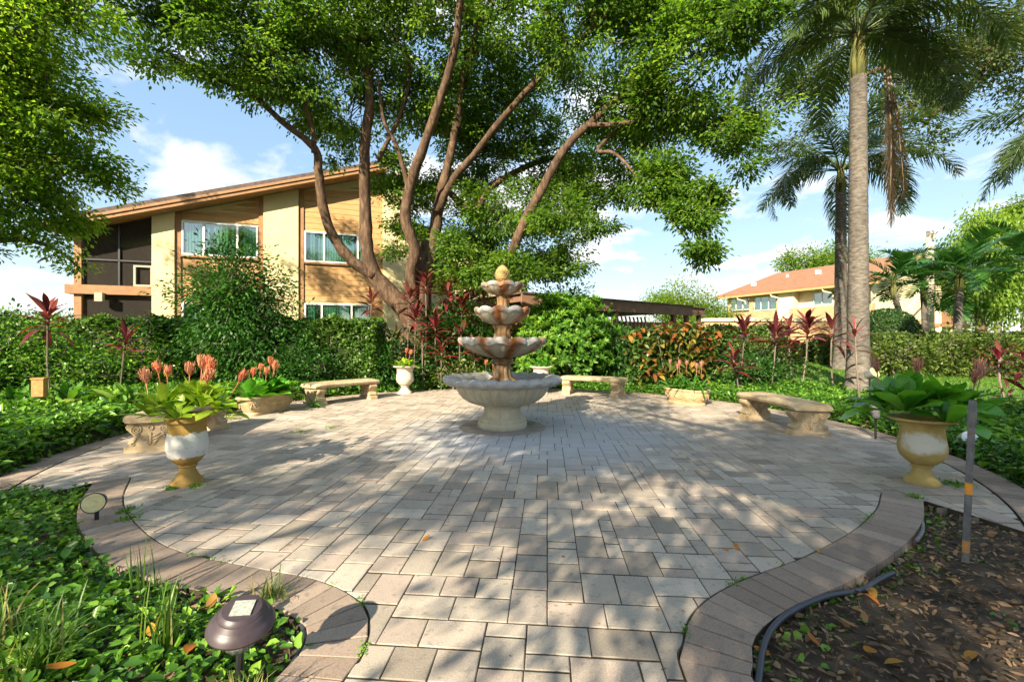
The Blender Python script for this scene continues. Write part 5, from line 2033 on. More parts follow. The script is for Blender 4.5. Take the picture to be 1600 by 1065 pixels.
GR = 'red cordylines around the garden'
COR = [
    ('dark red cordyline against the sky at the far left of the hedge', 75, 488, 7.6, 'cordyline_dark', 1.15, 15),
    ('brownish cordyline head in front of the left hedge', 196, 528, 8.2, 'cordyline_dark', 1.1, 15),
    ('dark cordyline in front of the left limb of the big tree', 580, 468, 10.9, 'cordyline_dark', .95, 14),
    ('pink-red cordyline highest against the trunk of the big tree', 665, 440, 11.0, 'cordyline_pink', 1.30, 15),
    ('crimson cordyline right of the big trunk at mid height', 700, 458, 11.1, 'cordyline_pink', 1.23, 15),
    ('crimson cordyline low in front of the big trunk', 650, 490, 10.8, 'cordyline_pink', 1.17, 15),
    ('dark crimson cordyline head in the dense clump by the trunk', 680, 505, 10.7, 'cordyline_pink', 1.17, 15),
    ('crimson cordyline near the second fountain bowl', 722, 482, 11.0, 'cordyline_pink', 1.23, 15),
    ('bright pink-tipped cordyline left of the third fountain bowl', 755, 462, 11.2, 'cordyline_pink', 1.23, 13),
    ('lowest crimson cordyline beside the fountain', 718, 520, 10.7, 'cordyline_pink', 1.10, 14),
    ('small dark cordyline low at the foot of the trunk', 660, 532, 10.6, 'cordyline_dark', .8, 13),
    ('dark red cordyline standing low behind the croton planter', 1146, 560, 9.2, 'cordyline_dark', 1.19, 15),
    ('tall dark red cordyline nearest the croton on the right', 1164, 512, 9.4, 'cordyline_dark', 1.25, 17),
    ('dark red cordyline second from the croton', 1213, 518, 9.3, 'cordyline_dark', 1.25, 17),
    ('dark red cordyline between the second and fourth heads', 1232, 512, 9.9, 'cordyline_dark', 1.12, 15),
    ('wide dark red cordyline left of the rear palm trunk', 1262, 508, 9.2, 'cordyline_dark', 1.38, 17),
    ('dark red cordyline in front of the rear palm trunk', 1300, 512, 8.4, 'cordyline_dark', 1.12, 12),
    ('thin dark cordyline against the near palm trunk', 1336, 517, 7.2, 'cordyline_dark', .85, 9),
    ('orange-red cordyline at the right edge behind the ochre urn', 1562, 556, 6.4, 'cordyline_pink', .85, 13),
    ('red cordyline cut by the right edge of the picture', 1604, 560, 6.2, 'cordyline_pink', .85, 12),
    ('small red cordyline low behind the leaves of the ochre urn', 1575, 612, 6.0, 'cordyline_pink', .6, 9),
    ('crimson cordyline just left of the lowest fountain bowl', 690, 545, 10.5, 'cordyline_pink', 1.10, 14),
    ('deep red cordyline between trunk and fountain, above the ferny ground', 740, 540, 10.6, 'cordyline_pink', 1.10, 14),
    ('crimson cordyline leaning over the right foot of the trunk', 708, 440, 11.5, 'cordyline_pink', 1.30, 15),
    ('dark cordyline behind the crimson clump at the trunk', 735, 440, 11.6, 'cordyline_dark', 1.30, 15),
    ('slender crimson cordyline in front of the trunk fork', 640, 462, 11.0, 'cordyline_pink', 1.10, 13),
    ('small crimson cordyline low left of the trunk', 620, 525, 10.9, 'cordyline_dark', .8, 13),
    ('deep red cordyline at the right end of the clump behind the bowls', 790, 505, 11.0, 'cordyline_pink', 1.17, 14),
]
for i, (lb, px, py, Y, mt, sz, n) in enumerate(COR):
    cordyline(lb, px, py, Y, mt, sz, n, lean=RNG.uniform(-.6, .6), group=GR, seed=i)

# ---- broad lily-like plants at the left, between ground cover and hedge
LIL = [
    ('clump of broad glossy leaves beside the wooden post light', (-6.75, 6.55), 1.0, 9),
    ('clump of upright broad leaves second from the wooden post light', (-6.05, 6.6), .95, 10),
    ('clump of arching broad leaves third from the wooden post light', (-5.5, 6.75), .95, 10),
    ('broad-leaved clump behind the flowers of the white-painted urn', (-4.95, 6.9), 1.05, 10),
    ('broad-leaved clump at the far left under the hedge', (-7.7, 6.7), 1.1, 9),
    ('pale broad-leaved clump near the left trough planter', (-4.75, 7.7), .9, 9),
]
for i, (lb, (x, y), sz, n) in enumerate(LIL):
    plant('lily_clump', lb, (x, y, float(left_h(x, y)) + .03), 'lily', 'lily_leaf', [(0, 0, 0, 0, 0), (.16, .05, 0, 0, .3), (-.15, .02, 0, 3.1, .3)], n, sz, pitch=(.25, 1.35), seed=40 + i, group='broad-leaved clumps in the left bed')
plant('fern', 'fresh green fern at the right end of the left trough planter', (-3.62, 7.75, .0), 'strap', 'strap_leaf', [(0, 0, 0.02, 0, 0), (.05, -.05, .05, 0, .2)], 12, .62, pitch=(.1, 1.2), seed=61)
plant('fern', 'yellow-green fern at the left end of the left trough planter', (-4.33, 6.55, .0), 'strap', 'urn_leaf', [(0, 0, 0.02, 0, 0)], 14, .55, pitch=(.1, 1.2), seed=62)
plant('bromeliad', 'peach-flowered bromeliad at the foot of the fountain planting', (-.55, 10.6, .15), 'obov', 'urn_leaf', [(0, 0, .1, 0, 0), (.2, 0, .12, 0, .3), (-.22, 0, .1, 3, .3)], 9, 1.15, [(-.1, 0, .42, 0, .1), (.08, 0, .40, 0, .1)], pitch=(.2, 1.3), seed=63, fsize=.8)

# ================================================================== TREES
# --- the big camphor tree
CT = empty('camphor_tree', (-2.75, 12.0, 0), 'huge spreading camphor tree with many leaning limbs behind the fountain', 'tree')
BK = MATS['bark']
limb('trunk', [(648, 640, 12.0), (648, 560, 12.0), (650, 520, 12.0), (655, 480, 12.0), (662, 430, 12.05), (672, 380, 12.1)], [56.3, 47.3, 41.6, 38.3, 33.8, 25.9], BK, CT, 16)
limb('limb', [(668, 560, 11.9), (640, 495, 11.8), (605, 455, 11.7), (580, 420, 11.6), (572, 370, 11.5), (570, 300, 11.3), (571, 220, 11.0), (578, 150, 10.7), (565, 60, 10.3), (555, -40, 10.0)], [32.3, 32.3, 28.6, 23.6, 19.8, 18.0, 16.2, 13.6, 10.6, 6.9], BK, CT, 12)
limb('limb', [(585, 432, 11.55), (550, 408, 11.4), (518, 365, 11.2), (503, 315, 11.0), (498, 270, 10.8), (491, 232, 10.6), (440, 190, 10.2), (395, 150, 9.9), (350, 128, 9.7), (300, 104, 9.4), (255, 80, 9.1)], [17.3, 17.3, 15.6, 14.4, 13.3, 11.5, 9.2, 8.1, 7.0, 5.2, 2.9], BK, CT, 10)
limb('limb', [(491, 240, 10.6), (488, 200, 10.4), (470, 140, 10.0), (450, 60, 9.6), (440, -20, 9.3)], [9.2, 7.5, 6.3, 5.2, 3.4], BK, CT, 8)
limb('limb', [(648, 500, 11.8), (642, 430, 11.6), (648, 390, 11.4), (634, 345, 11.2), (640, 295, 11.0), (662, 230, 10.6), (686, 160, 10.2), (710, 80, 9.8), (722, -20, 9.3)], [19.0, 19.0, 18.1, 17.2, 16.2, 14.8, 13.4, 12.4, 10.5], BK, CT, 12)
limb('limb', [(660, 470, 12.1), (676, 380, 12.0), (688, 310, 11.8), (702, 250, 11.6), (714, 190, 11.3), (722, 130, 11.0), (742, 60, 10.7), (752, -30, 10.3)], [22.9, 20.0, 16.2, 13.4, 11.0, 9.0, 8.1, 6.6], BK, CT, 12)
limb('limb', [(716, 200, 11.3), (722, 130, 11.2), (728, 60, 11.1), (730, -20, 11.0)], [8.6, 7.1, 6.2, 4.8], BK, CT, 8)
limb('limb', [(684, 330, 11.7), (705, 285, 11.4), (742, 240, 11.0), (790, 180, 10.5), (850, 115, 10.0), (905, 65, 9.5), (955, 15, 9.0), (985, -30, 8.7)], [15.2, 12.4, 10.5, 10.0, 9.5, 8.6, 7.1, 5.3], BK, CT, 10)
limb('limb', [(668, 500, 12.1), (700, 478, 12.1), (750, 452, 11.8), (793, 408, 11.3), (815, 355, 10.9), (850, 290, 10.6), (885, 230, 10.3), (925, 190, 10.0), (975, 145, 9.7), (1030, 105, 9.3), (1085, 50, 8.9), (1120, 0, 8.6)], [17.2, 16.2, 15.2, 14.8, 14.8, 14.3, 12.8, 11.0, 9.0, 7.7, 6.2, 4.2], BK, CT, 12)
limb('limb', [(918, 196, 10.0), (965, 195, 9.8), (1020, 184, 9.6), (1050, 172, 9.4), (1080, 135, 9.2), (1120, 100, 9.0)], [7.7, 8.1, 7.1, 6.2, 4.2, 2.4], BK, CT, 8)
limb('limb', [(1000, 170, 9.9), (935, 232, 10.2), (960, 240, 10.0), (990, 270, 9.8), (1020, 310, 9.6), (1055, 350, 9.4), (1085, 395, 9.2)], [4.6, 5.8, 5.2, 4.6, 3.4, 2.9, 1.8], BK, CT, 8)
limb('limb', [(700, 300, 12.2), (740, 330, 12.6), (770, 290, 12.9), (850, 250, 13.2), (930, 240, 13.4)], [10.5, 11.4, 10.5, 7.1, 3.8], BK, CT, 8)
limb('limb', [(590, 250, 11.2), (625, 180, 11.0), (640, 100, 10.7), (600, 40, 10.4)], [7.0, 6.3, 5.2, 3.4], BK, CT, 8)
limb('limb', [(640, 300, 11.1), (620, 230, 10.9), (600, 190, 10.7), (590, 120, 10.5)], [8.1, 7.0, 5.2, 3.4], BK, CT, 8)


def pb(x, y, Y, rx, ry, rd, mult=1.0, dens=1.0):
    """crown blob from a picture outline at its own depth"""
    c = at(x, y, Y)
    a = rx * ry * math.pi
    return (c[0], c[1], c[2], rx * Y / F, rd, ry * Y / F, max(3, int(a / 800 * 3.1 * dens * (1.45 if 590 < x < 940 and y > 140 else 1))))


cam_blobs = [pb(*b) for b in [
    (215, 20, 9.2, 85, 45, .9), (300, 55, 9.3, 95, 55, 1.0), (245, 100, 9.2, 50, 30, .5, 1, .7), (330, 125, 9.5, 60, 30, .5, 1, .6), (400, 60, 9.6, 105, 75, 1.1), (420, 135, 9.8, 60, 35, .6, 1, .7), (300, -40, 9.0, 200, 50, 1.5),
    (490, 60, 9.9, 105, 85, 1.2), (470, 150, 10.2, 45, 50, .6), (560, 110, 10.4, 95, 95, 1.1), (535, 185, 10.6, 48, 55, .5), (520, 240, 10.7, 38, 18, .4, 1, .8), (630, 60, 10.3, 95, 80, 1.2), (655, 165, 10.8, 65, 75, .8), (620, 265, 11.4, 38, 50, .5),
    (560, -50, 9.8, 220, 60, 2.0), (760, 50, 10.3, 110, 80, 1.4), (790, 150, 11.6, 95, 80, 1.0), (760, 250, 12.2, 85, 70, .9), (720, 200, 12.4, 60, 80, .6), (690, 110, 11.8, 60, 60, .6),
    (640, 330, 11.9, 52, 48, .5), (636, 390, 11.7, 42, 36, .4), (655, 285, 12.3, 45, 40, .5), (735, 340, 12.6, 75, 60, .7), (780, 395, 12.6, 80, 50, .8), (725, 400, 12.8, 50, 45, .6), (860, 385, 12.2, 62, 48, .7), (905, 320, 11.4, 62, 55, .7), (840, 310, 12.6, 70, 70, .8), (865, 240, 12.4, 80, 70, .9), (770, 440, 12.6, 60, 28, .5), (850, 425, 12.0, 40, 22, .4),
    (890, 50, 9.8, 110, 80, 1.4), (940, 140, 10.4, 90, 80, 1.0), (1010, 60, 9.2, 100, 80, 1.2), (1040, 175, 9.6, 80, 70, .9), (985, 250, 10.4, 75, 55, .8), (1090, 110, 8.9, 75, 80, .9), (1125, 200, 9.0, 52, 58, .6), (1060, 275, 9.6, 48, 42, .5, 1, 1.7), (945, 300, 10.8, 50, 45, .5), (1075, 345, 9.3, 34, 34, .35, 1, 2.2), (1090, 388, 9.1, 18, 30, .2, 1, 3.2), (1030, 300, 9.7, 42, 36, .4, 1, 1.8), (1105, 320, 9.3, 22, 34, .25, 1, 2.2), (1150, 225, 9.1, 34, 34, .35, 1, 1.6), (1150, 40, 8.6, 75, 60, .9), (1158, 250, 9.1, 24, 22, .3), (1110, 300, 9.3, 14, 14, .2), (950, 355, 11.0, 28, 20, .3), (900, -50, 9.3, 260, 60, 2.0), (1185, 160, 8.8, 14, 40, .3, 1, .8), (748, 425, 9.9, 46, 30, .35), (815, 418, 9.8, 44, 30, .35), (705, 385, 9.9, 30, 34, .3), (880, 350, 9.9, 40, 34, .3), (780, 330, 11.0, 60, 50, .5), (830, 435, 12.3, 62, 32, .5), (765, 450, 12.4, 60, 32, .5), (700, 425, 12.6, 45, 34, .5), (880, 420, 12.0, 34, 26, .4)]]
cam_blobs = [(b[0] * (1 + .06 * (b[1] > 10)), b[1] + .7 * (b[1] > 10), b[2] + .3 * (b[1] > 10)) + b[3:] for b in cam_blobs]
crown(cam_blobs, MATS['camphor_leaf'], CT, per=60, size=.108, spread=(.15, .15, .085), wood=BK)

# --- tree at the left edge
LT = empty('left_tree', (-11.0, 6.2, 0), 'leafy sunlit tree reaching in from the left edge above the porch', 'tree')
limb('trunk', [(-390, 640, 6.2), (-385, 450, 6.2), (-370, 250, 6.2), (-330, 120, 6.3), (-240, 60, 6.5)], [60, 46, 42, 38, 30], MATS['bark_grey'], LT, 12)
limb('limb', [(-240, 60, 6.5), (-100, 110, 6.6), (0, 76, 6.8), (55, 42, 7.0), (110, 0, 7.2), (150, -40, 7.4)], [30, 28, 24, 18, 12, 8], MATS['bark_grey'], LT, 10)
limb('limb', [(-370, 260, 6.2), (-200, 300, 6.8), (-60, 372, 7.6), (40, 375, 8.2), (90, 392, 8.6), (125, 420, 8.8)], [26, 20, 12, 8, 5, 3], MATS['bark_grey'], LT, 8)
limb('limb', [(-330, 130, 6.3), (-150, 200, 6.9), (0, 230, 7.4), (90, 250, 7.8), (170, 285, 8.1)], [24, 18, 12, 9, 4], MATS['bark_grey'], LT, 8)
lt_blobs = [pb(*b) for b in [
    (30, 40, 7.0, 100, 70, .9), (120, 20, 7.2, 75, 45, .8), (60, 130, 7.2, 85, 65, .8), (20, 200, 7.3, 80, 65, .8), (95, 190, 7.5, 55, 50, .6), (70, 255, 7.7, 80, 55, .7), (145, 255, 7.9, 50, 36, .5), (175, 285, 8.1, 36, 20, .35), (30, 320, 7.8, 75, 45, .7), (80, 335, 8.0, 40, 36, .4), (25, 372, 8.1, 80, 18, .5, 1, .7), (95, 395, 8.5, 28, 16, .3, 1, .5), (-60, 390, 7.6, 60, 30, .5), (-100, 60, 6.6, 90, 120, 1.0), (-100, 250, 7.0, 80, 120, 1.0), (125, 170, 7.5, 14, 14, .3), (125, 425, 8.8, 14, 10, .2, 1, .8), (-40, -90, 7.2, 110, 60, 1.0, 1, .6), (130, -90, 7.6, 80, 40, .9, 1, .5), (-160, -160, 6.8, 120, 60, 1.0, 1, .6), (20, -210, 7.4, 100, 40, .9, 1, .4)]]
lt_blobs += [(-13, 7, 9.6, 1.1, 1.1, .7, 16), (-11.3, 7.6, 9.2, 1.0, 1.0, .6, 12), (-14.8, 6.4, 8.6, 1.2, 1.2, .7, 16), (-12, 5.2, 10.2, 1.2, 1.1, .7, 14), (-10.2, 8.6, 10.4, 1.0, 1.0, .6, 10), (-15.4, 8.2, 10.2, 1.2, 1.1, .7, 14), (-9.2, 7.2, 10.8, .9, .9, .6, 9), (-13.6, 8.4, 7.6, .9, .9, .5, 10)]
crown(lt_blobs, MATS['left_leaf'], LT, per=60, size=.09, spread=(.14, .14, .085), wood=MATS['bark_grey'], bright=.08)


# --- trees that stand behind the viewer and throw the dappled shade
def world_tree(name, label, base, h, blobs, mat, per, size, spread, bark='bark_grey', lean=(0, 0), r=.22, cat='tree', droop=.3, wood=None, group=None, limbs=True, bright=0.0):
    e = empty(name, (base[0], base[1], float(gh(*base)) - .05), label, cat, group)
    zg = e.location.z
    b = MB()
    top = (base[0] + lean[0], base[1] + lean[1], h)
    pts = catmull([(base[0], base[1], zg), (base[0] + lean[0] * .25, base[1] + lean[1] * .25, zg + (h - zg) * .35), (base[0] + lean[0] * .7, base[1] + lean[1] * .7, zg + (h - zg) * .7), top], 5)
    b.tube(pts, [r * (1.35 if i == 0 else 1) * (1 - .5 * i / len(pts)) for i in range(len(pts))], 10)
    b.build('trunk', MATS[bark], e, smooth=True)
    if limbs:
        for q in blobs[:14]:
            lb_ = MB()
            s_ = pts[len(pts) // 2 + (int(abs(q[0] * 7)) % 4)]
            mid = (np.array(s_) + np.array(q[:3])) / 2 + np.array((0, 0, .2))
            cc = catmull([s_, mid, q[:3]], 5)
            lb_.tube(cc, [r * .42 * (1 - .8 * i / len(cc)) for i in range(len(cc))], 7)
            lb_.build('limb', MATS[bark], e, smooth=True)
    crown(blobs, MATS[mat], e, per, size, spread, .48, droop, True, 'crown', MATS[bark], bright)
    return e


sh = []
for (x, y, z, r_, k) in [(-3.2, -.5, 4.0, .8, 26), (-4.9, -3.2, 6.2, .9, 24), (-2.8, -2.2, 5.4, 1.0, 24), (-3.8, -3.6, 6.4, 1.1, 24), (-1.8, -1.5, 4.5, .9, 20), (-3.3, -1.4, 6.3, .9, 18), (-1.0, -4.4, 4.9, 1.4, 40), (1.0, -4.8, 5.6, 1.4, 44), (2.8, -5.2, 5.2, 1.3, 40), (-2.5, -5.4, 6.2, 1.4, 40), (.2, -6.0, 7.0, 1.6, 46), (2.4, -6.6, 7.2, 1.4, 40), (4.2, -5.0, 6.4, 1.3, 36), (-1.8, -3.2, 4.0, 1.1, 30), (.8, -3.4, 4.1, 1.1, 32), (2.4, -3.6, 4.2, 1.0, 28), (-4.0, -5.0, 5.4, 1.2, 26), (-.6, -7.2, 8.2, 1.5, 36), (4.4, -7.0, 8.0, 1.4, 34), (-3.2, -7.4, 8.0, 1.4, 34), (1.8, -8.0, 9.0, 1.5, 36), (5.6, -4.0, 5.0, 1.2, 24), (6.4, -5.6, 7.2, 1.3, 26)]:
    sh.append((x, y, z, r_, r_, r_ * .62, k))
world_tree('shade_tree', 'broad dense shade tree standing directly behind the viewpoint', (1.2, -7.6), 6.2, sh, 'camphor_leaf', 62, .13, (.22, .22, .14), 'bark', (-.4, .8), .3)
sh = []
for (x, y, z, r_, k) in [(-6.6, -2.8, 4.8, .45, 16), (-5.5, -3.7, 5.0, .45, 16), (-7.4, -4.0, 5.6, .5, 18), (-5.2, -2.2, 3.5, .35, 12), (-6.2, -1.2, 3.0, .35, 10), (-4.6, -4.6, 5.2, .4, 14), (-8.3, -2.4, 4.3, .45, 14), (-7.6, -2.6, 3.4, 1.0, 9), (-6.2, -4.6, 4.6, 1.1, 11), (-8.6, -4.2, 5.0, 1.2, 11), (-7.2, -6.0, 6.2, 1.3, 13), (-9.6, -2.4, 4.2, 1.1, 9), (-10.6, -5.0, 6.2, 1.3, 12), (-5.6, -6.4, 6.6, 1.2, 12), (-8.8, -7.2, 7.4, 1.4, 13), (-11.2, -1.8, 3.6, .9, 7), (-6.4, -1.6, 2.2, .6, 4), (-12.4, -3.6, 5.4, 1.2, 9)]:
    sh.append((x, y, z, r_, r_, r_ * .6, k))
world_tree('shade_tree', 'lighter shade tree standing behind and left of the viewpoint', (-8.4, -6.6), 5.6, sh, 'left_leaf', 48, .12, (.20, .20, .12), 'bark', (.4, .6), .24)


# --- palms
def frond_mesh(name, L, bend, nl, ll, lw, hang, seed, twist=0.5, stiff=False, sweep=0):
    """feather frond along +Y, starting level; leaflets on both sides"""
    rr = np.random.default_rng(seed)
    ns = 26
    y = z = 0.0
    a = 0.0
    C, Tn = [], []
    for i in range(ns + 1):
        C.append((0, y, z))
        Tn.append((0, math.cos(a), math.sin(a)))
        y += math.cos(a) * L / ns
        z += math.sin(a) * L / ns
        a -= bend / ns * (0.45 + 1.1 * i / ns)
    C, Tn = np.array(C), np.array(Tn)
    V, Q, Rn = [], [], []
    # rachis
    for i in range(ns):
        for s in (-1, 1):
            pass
    r0 = .022 * (L / 3)
    for i in range(ns + 1):
        r_ = r0 * (1 - .85 * i / ns) + .002
        up_ = np.cross((1, 0, 0), Tn[i])
        V += [C[i] + np.array((-r_, 0, 0)), C[i] + up_ * r_, C[i] + np.array((r_, 0, 0)), C[i] - up_ * r_]
    for i in range(ns):
        for k in range(4):
            k2 = (k + 1) % 4
            Q.append((i * 4 + k, i * 4 + k2, (i + 1) * 4 + k2, (i + 1) * 4 + k))
            Rn.append(.9)
    for i in range(nl):
        t = .14 + .86 * i / (nl - 1)
        f = t * ns
        j = min(ns - 1, int(f))
        p = C[j] + (C[j + 1] - C[j]) * (f - j)
        tn = Tn[j]
        up_ = np.cross((1, 0, 0), tn)
        env = (math.sin(math.pi * (t * .86 + .10)) ** .6)
        for s in (-1, 1):
            l = ll * env * rr.uniform(.8, 1.1)
            d = np.array((s * rr.uniform(.75, 1.0), 0, 0)) + tn * rr.uniform(.45, .85) + up_ * rr.uniform(-twist, twist) * (0 if stiff else 1) + up_ * (.35 if stiff else 0)
            if sweep:
                d = np.array((s * rr.uniform(.02, .35), 0, 0)) + tn + up_ * rr.uniform(-.3, .3)
            d /= np.linalg.norm(d)
            w = np.cross(d, up_)
            w /= max(1e-6, np.linalg.norm(w))
            pts = [p]
            dd = d.copy()
            for q in range(3):
                pts.append(pts[-1] + dd * l / 3)
                dd = dd + np.array((0, 0, -hang * (.5 + .35 * q)))
                dd /= np.linalg.norm(dd)
            o = len(V)
            for q, pp in enumerate(pts):
                hw = lw / 2 * (.7, 1.0, .75, .08)[q]
                V += [pp - w * hw, pp + w * hw]
            rv = np.clip(rr.normal(.45, .22), 0, 1)
            for q in range(3):
                Q.append((o + q * 2, o + q * 2 + 1, o + q * 2 + 3, o + q * 2 + 2))
                Rn.append(rv)
    return np_mesh(name, np.array(V), np.array(Q), {'rnd': ('FACE', np.array(Rn))})


QF = [frond_mesh('queen_frond', 3.0, b, 100, .74, .030, h, i) for i, (b, h) in enumerate([(1.5, .75), (2.1, .9), (2.6, .9), (1.8, .9)])]
SF = [frond_mesh('small_frond', 1.75, b, 34, .46, .045, .22, 20 + i, stiff=True) for i, b in enumerate((1.0, 1.5, 2.0))]
DF = [frond_mesh('dead_frond', 3.0, .12, 120, .55, .020, .0, 31, sweep=1)]


def palm(label, base, zt, r0, r1, fronds, meshes, mat='palm_leaflet', scale=1.0, shaft=.5, shaft_mat='palm_green', dead=(), name='palm_tree', lean=(0, 0), group=None, bark='palm_bark', rings=.14):
    zg = float(gh(*base)) - .05
    e = empty(name, (base[0], base[1], zg), label, 'palm', group)
    b = MB()
    n = max(6, int((zt - zg) / (rings * .5)))
    pts, rd = [], []
    for i in range(n + 1):
        t = i / n
        fl = .45 * math.exp(-t * 14)
        pts.append((base[0] + lean[0] * t * t, base[1] + lean[1] * t * t, zg + (zt - zg) * t))
        rd.append((r0 + (r1 - r0) * t) * (1 + fl) * (1 + (.012 if i % 2 else -.008) + RNG.normal() * .006))
    b.tube(pts, rd, 20)
    b.build('trunk', MATS[bark], e, smooth=True)
    tx_, ty_ = base[0] + lean[0], base[1] + lean[1]
    if shaft:
        s = MB()
        for i in range(9):
            a = i * 2.4
            s.tube([(tx_ + r1 * .55 * math.cos(a), ty_ + r1 * .55 * math.sin(a), zt - .12 - .05 * (i % 3)), (tx_ + r1 * .75 * math.cos(a), ty_ + r1 * .75 * math.sin(a), zt + shaft * .3), (tx_ + r1 * .5 * math.cos(a), ty_ + r1 * .5 * math.sin(a), zt + shaft * .7), (tx_ + r1 * .9 * math.cos(a), ty_ + r1 * .9 * math.sin(a), zt + shaft * 1.25)], [r1 * .42, r1 * .33, r1 * .20, r1 * .07], 8)
        s.build('crownshaft', MATS[shaft_mat], e, smooth=True)
    for (az, pitch, sc, kind) in fronds:
        leaf_obj(meshes[kind % len(meshes)], MATS[mat], e, (lean[0] + r1 * .5 * math.cos(az), lean[1] + r1 * .5 * math.sin(az), zt - zg + shaft * .85), az, pitch, RNG.uniform(-.3, .3), sc * scale, 'frond')
    for (az, pitch, sc) in dead:
        leaf_obj(DF[0], MATS['palm_dead'], e, (lean[0] + .55 * math.cos(az), lean[1] + .55 * math.sin(az), zt - zg + shaft * .15), az, pitch, .4, sc, 'dead_frond')
    return e


rr = random.Random(77)


def fan(n, p0, p1, s0=.9, s1=1.1, start=0.0):
    out = []
    for i in range(n):
        t = i / (n - 1)
        out.append((start + i * 2.39996, p0 + (p1 - p0) * t + rr.uniform(-.1, .1), rr.uniform(s0, s1), rr.randrange(4)))
    return out


palm('tall palm with a thick grey ringed trunk right of the curved bench', (6.5, 8.05), 6.15, .175, .13, fan(19, .25, 1.25, .85, 1.05, .3) + [(-.15, .25, 1.0, 2), (.12, .05, .95, 1), (3.0, .3, .95, 1), (-2.6, .35, .8, 3), (-.6, .5, .8, 2)], QF, scale=.92, shaft=.95, dead=[(-.05, -1.40, .80), (.12, -1.46, .95), (.0, -1.5, .86)])
palm('second palm with a slimmer trunk close behind the thick palm', (9.2, 12.0), 5.35, .165, .12, fan(13, .2, 1.2, .9, 1.1, 1.0) + [(3.3, .45, 1.05, 2), (2.7, .3, .95, 2), (-.1, .5, 1.05, 2), (.1, .25, 1.05, 1)], QF, scale=.86, shaft=.75)
palm('palm beyond the right edge whose fronds hang into the picture', (12.3, 8.6), 5.0, .22, .16, fan(12, .1, 1.2, .9, 1.1, 2.0) + [(3.14, .35, 1.0, 1), (2.9, .15, .95, 2), (3.5, .3, .95, 1)], QF, scale=.85, shaft=.7)
SMG = 'small palms by the red-roofed building'
palm('small dark palm with a green trunk beside the topiary ball', (14.6, 15.9), 2.95, .11, .09, fan(11, -.1, 1.2, .9, 1.1, 0), SF, 'palm_small', 1.05, .6, 'palm_green', name='small_palm', lean=(-.45, 0), group=SMG)
palm('small palm in front of the cream utility pole', (16.4, 17.0), 3.0, .11, .09, fan(11, -.1, 1.2, .9, 1.1, .5), SF, 'palm_small', 1.15, .6, 'palm_green', name='small_palm', lean=(-.1, 0), group=SMG)
palm('largest small palm with a pale trunk near the bright weeping tree', (16.6, 16.0), 3.05, .15, .11, fan(13, -.1, 1.25, .9, 1.15, .9), SF, 'palm_small', 1.35, .7, 'palm_green', name='small_palm', lean=(.1, 0), group=SMG)
palm('small dark palm at the right edge against the weeping tree', (19.8, 16.4), 3.7, .13, .10, fan(12, -.15, 1.2, .9, 1.15, 1.7), SF, 'palm_small', 1.3, .6, 'palm_green', name='small_palm', group=SMG)

# --- other trees
def wb(lst):
    return [(x, y, z, rx, ry, rz, k) for (x, y, z, rx, ry, rz, k) in lst]


world_tree('weeping_tree', 'bright yellow-green weeping tree at the right behind the small palms', (24.6, 20.5), 5.0,
           wb([(22.4, 21.5, 5.4, 1.0, 1.0, .7, 50), (24.4, 21.5, 6.4, 1.5, 1.3, .9, 80), (26.8, 20.5, 6.2, 1.5, 1.3, .9, 70), (23.2, 20.6, 4.4, 1.0, .9, .6, 50), (25.4, 20.2, 4.7, 1.2, .9, .7, 60), (22.6, 20.3, 2.9, .8, .6, .8, 46), (24.9, 19.9, 3.0, .8, .6, .8, 46), (27.4, 20.3, 3.6, 1.0, .8, 1.0, 46)]),
           'weep_leaf', 60, .20, (.26, .26, .50), 'pale_bark', (.2, 0), .24, droop=1.6)
world_tree('shaded_tree', 'dark-trunked tree shading the lawn left of the white trunk', (22.2, 20.2), 2.6, wb([(22.0, 20.6, 3.2, .9, .8, .5, 30)]), 'bush_leaf', 40, .14, (.25, .25, .2), 'bark', (-.2, 0), .28)
world_tree('oak_tree', 'grey-leaved oak whose limbs reach in behind the palms', (18.5, 13.0), 6.5,
           wb([tuple(at(x, y, Y)) + (r_ * 1.3, 1.2, r_, k) for (x, y, Y, r_, k) in [(1260, 150, 15, .9, 26), (1300, 110, 15, 1.0, 34), (1270, 200, 15, .55, 12), (1380, 120, 15, 1.1, 34), (1440, 160, 14.5, 1.0, 30), (1500, 90, 14, 1.2, 44), (1570, 60, 14, 1.2, 46), (1640, 120, 14, 1.5, 40), (1440, 60, 14.5, 1.2, 40), (1350, 40, 15, 1.2, 40), (1450, 215, 14.5, .5, 8), (1240, 130, 15, .5, 8)]]),
           'oak_leaf', 70, .13, (.28, .28, .18), 'bark', (-.6, .3), .3, limbs=False)
OK_ = bpy.data.objects['oak_tree']
limb('limb', [(1800, 150, 13.4), (1680, 80, 13.6), (1600, 60, 13.8), (1560, 75, 14.0), (1500, 85, 14.2), (1430, 95, 14.5), (1340, 120, 14.8), (1270, 150, 15)], [24, 22, 20, 17, 13, 10, 7, 4], BK, OK_, 8)
limb('limb', [(1560, 75, 14.0), (1520, 130, 14.1), (1470, 170, 14.3), (1440, 200, 14.5)], [10, 8, 6, 3], BK, OK_, 8)
limb('limb', [(1780, 200, 13.2), (1720, 60, 13.5), (1600, -30, 13.8), (1480, 20, 14.2)], [22, 18, 14, 8], BK, OK_, 8)
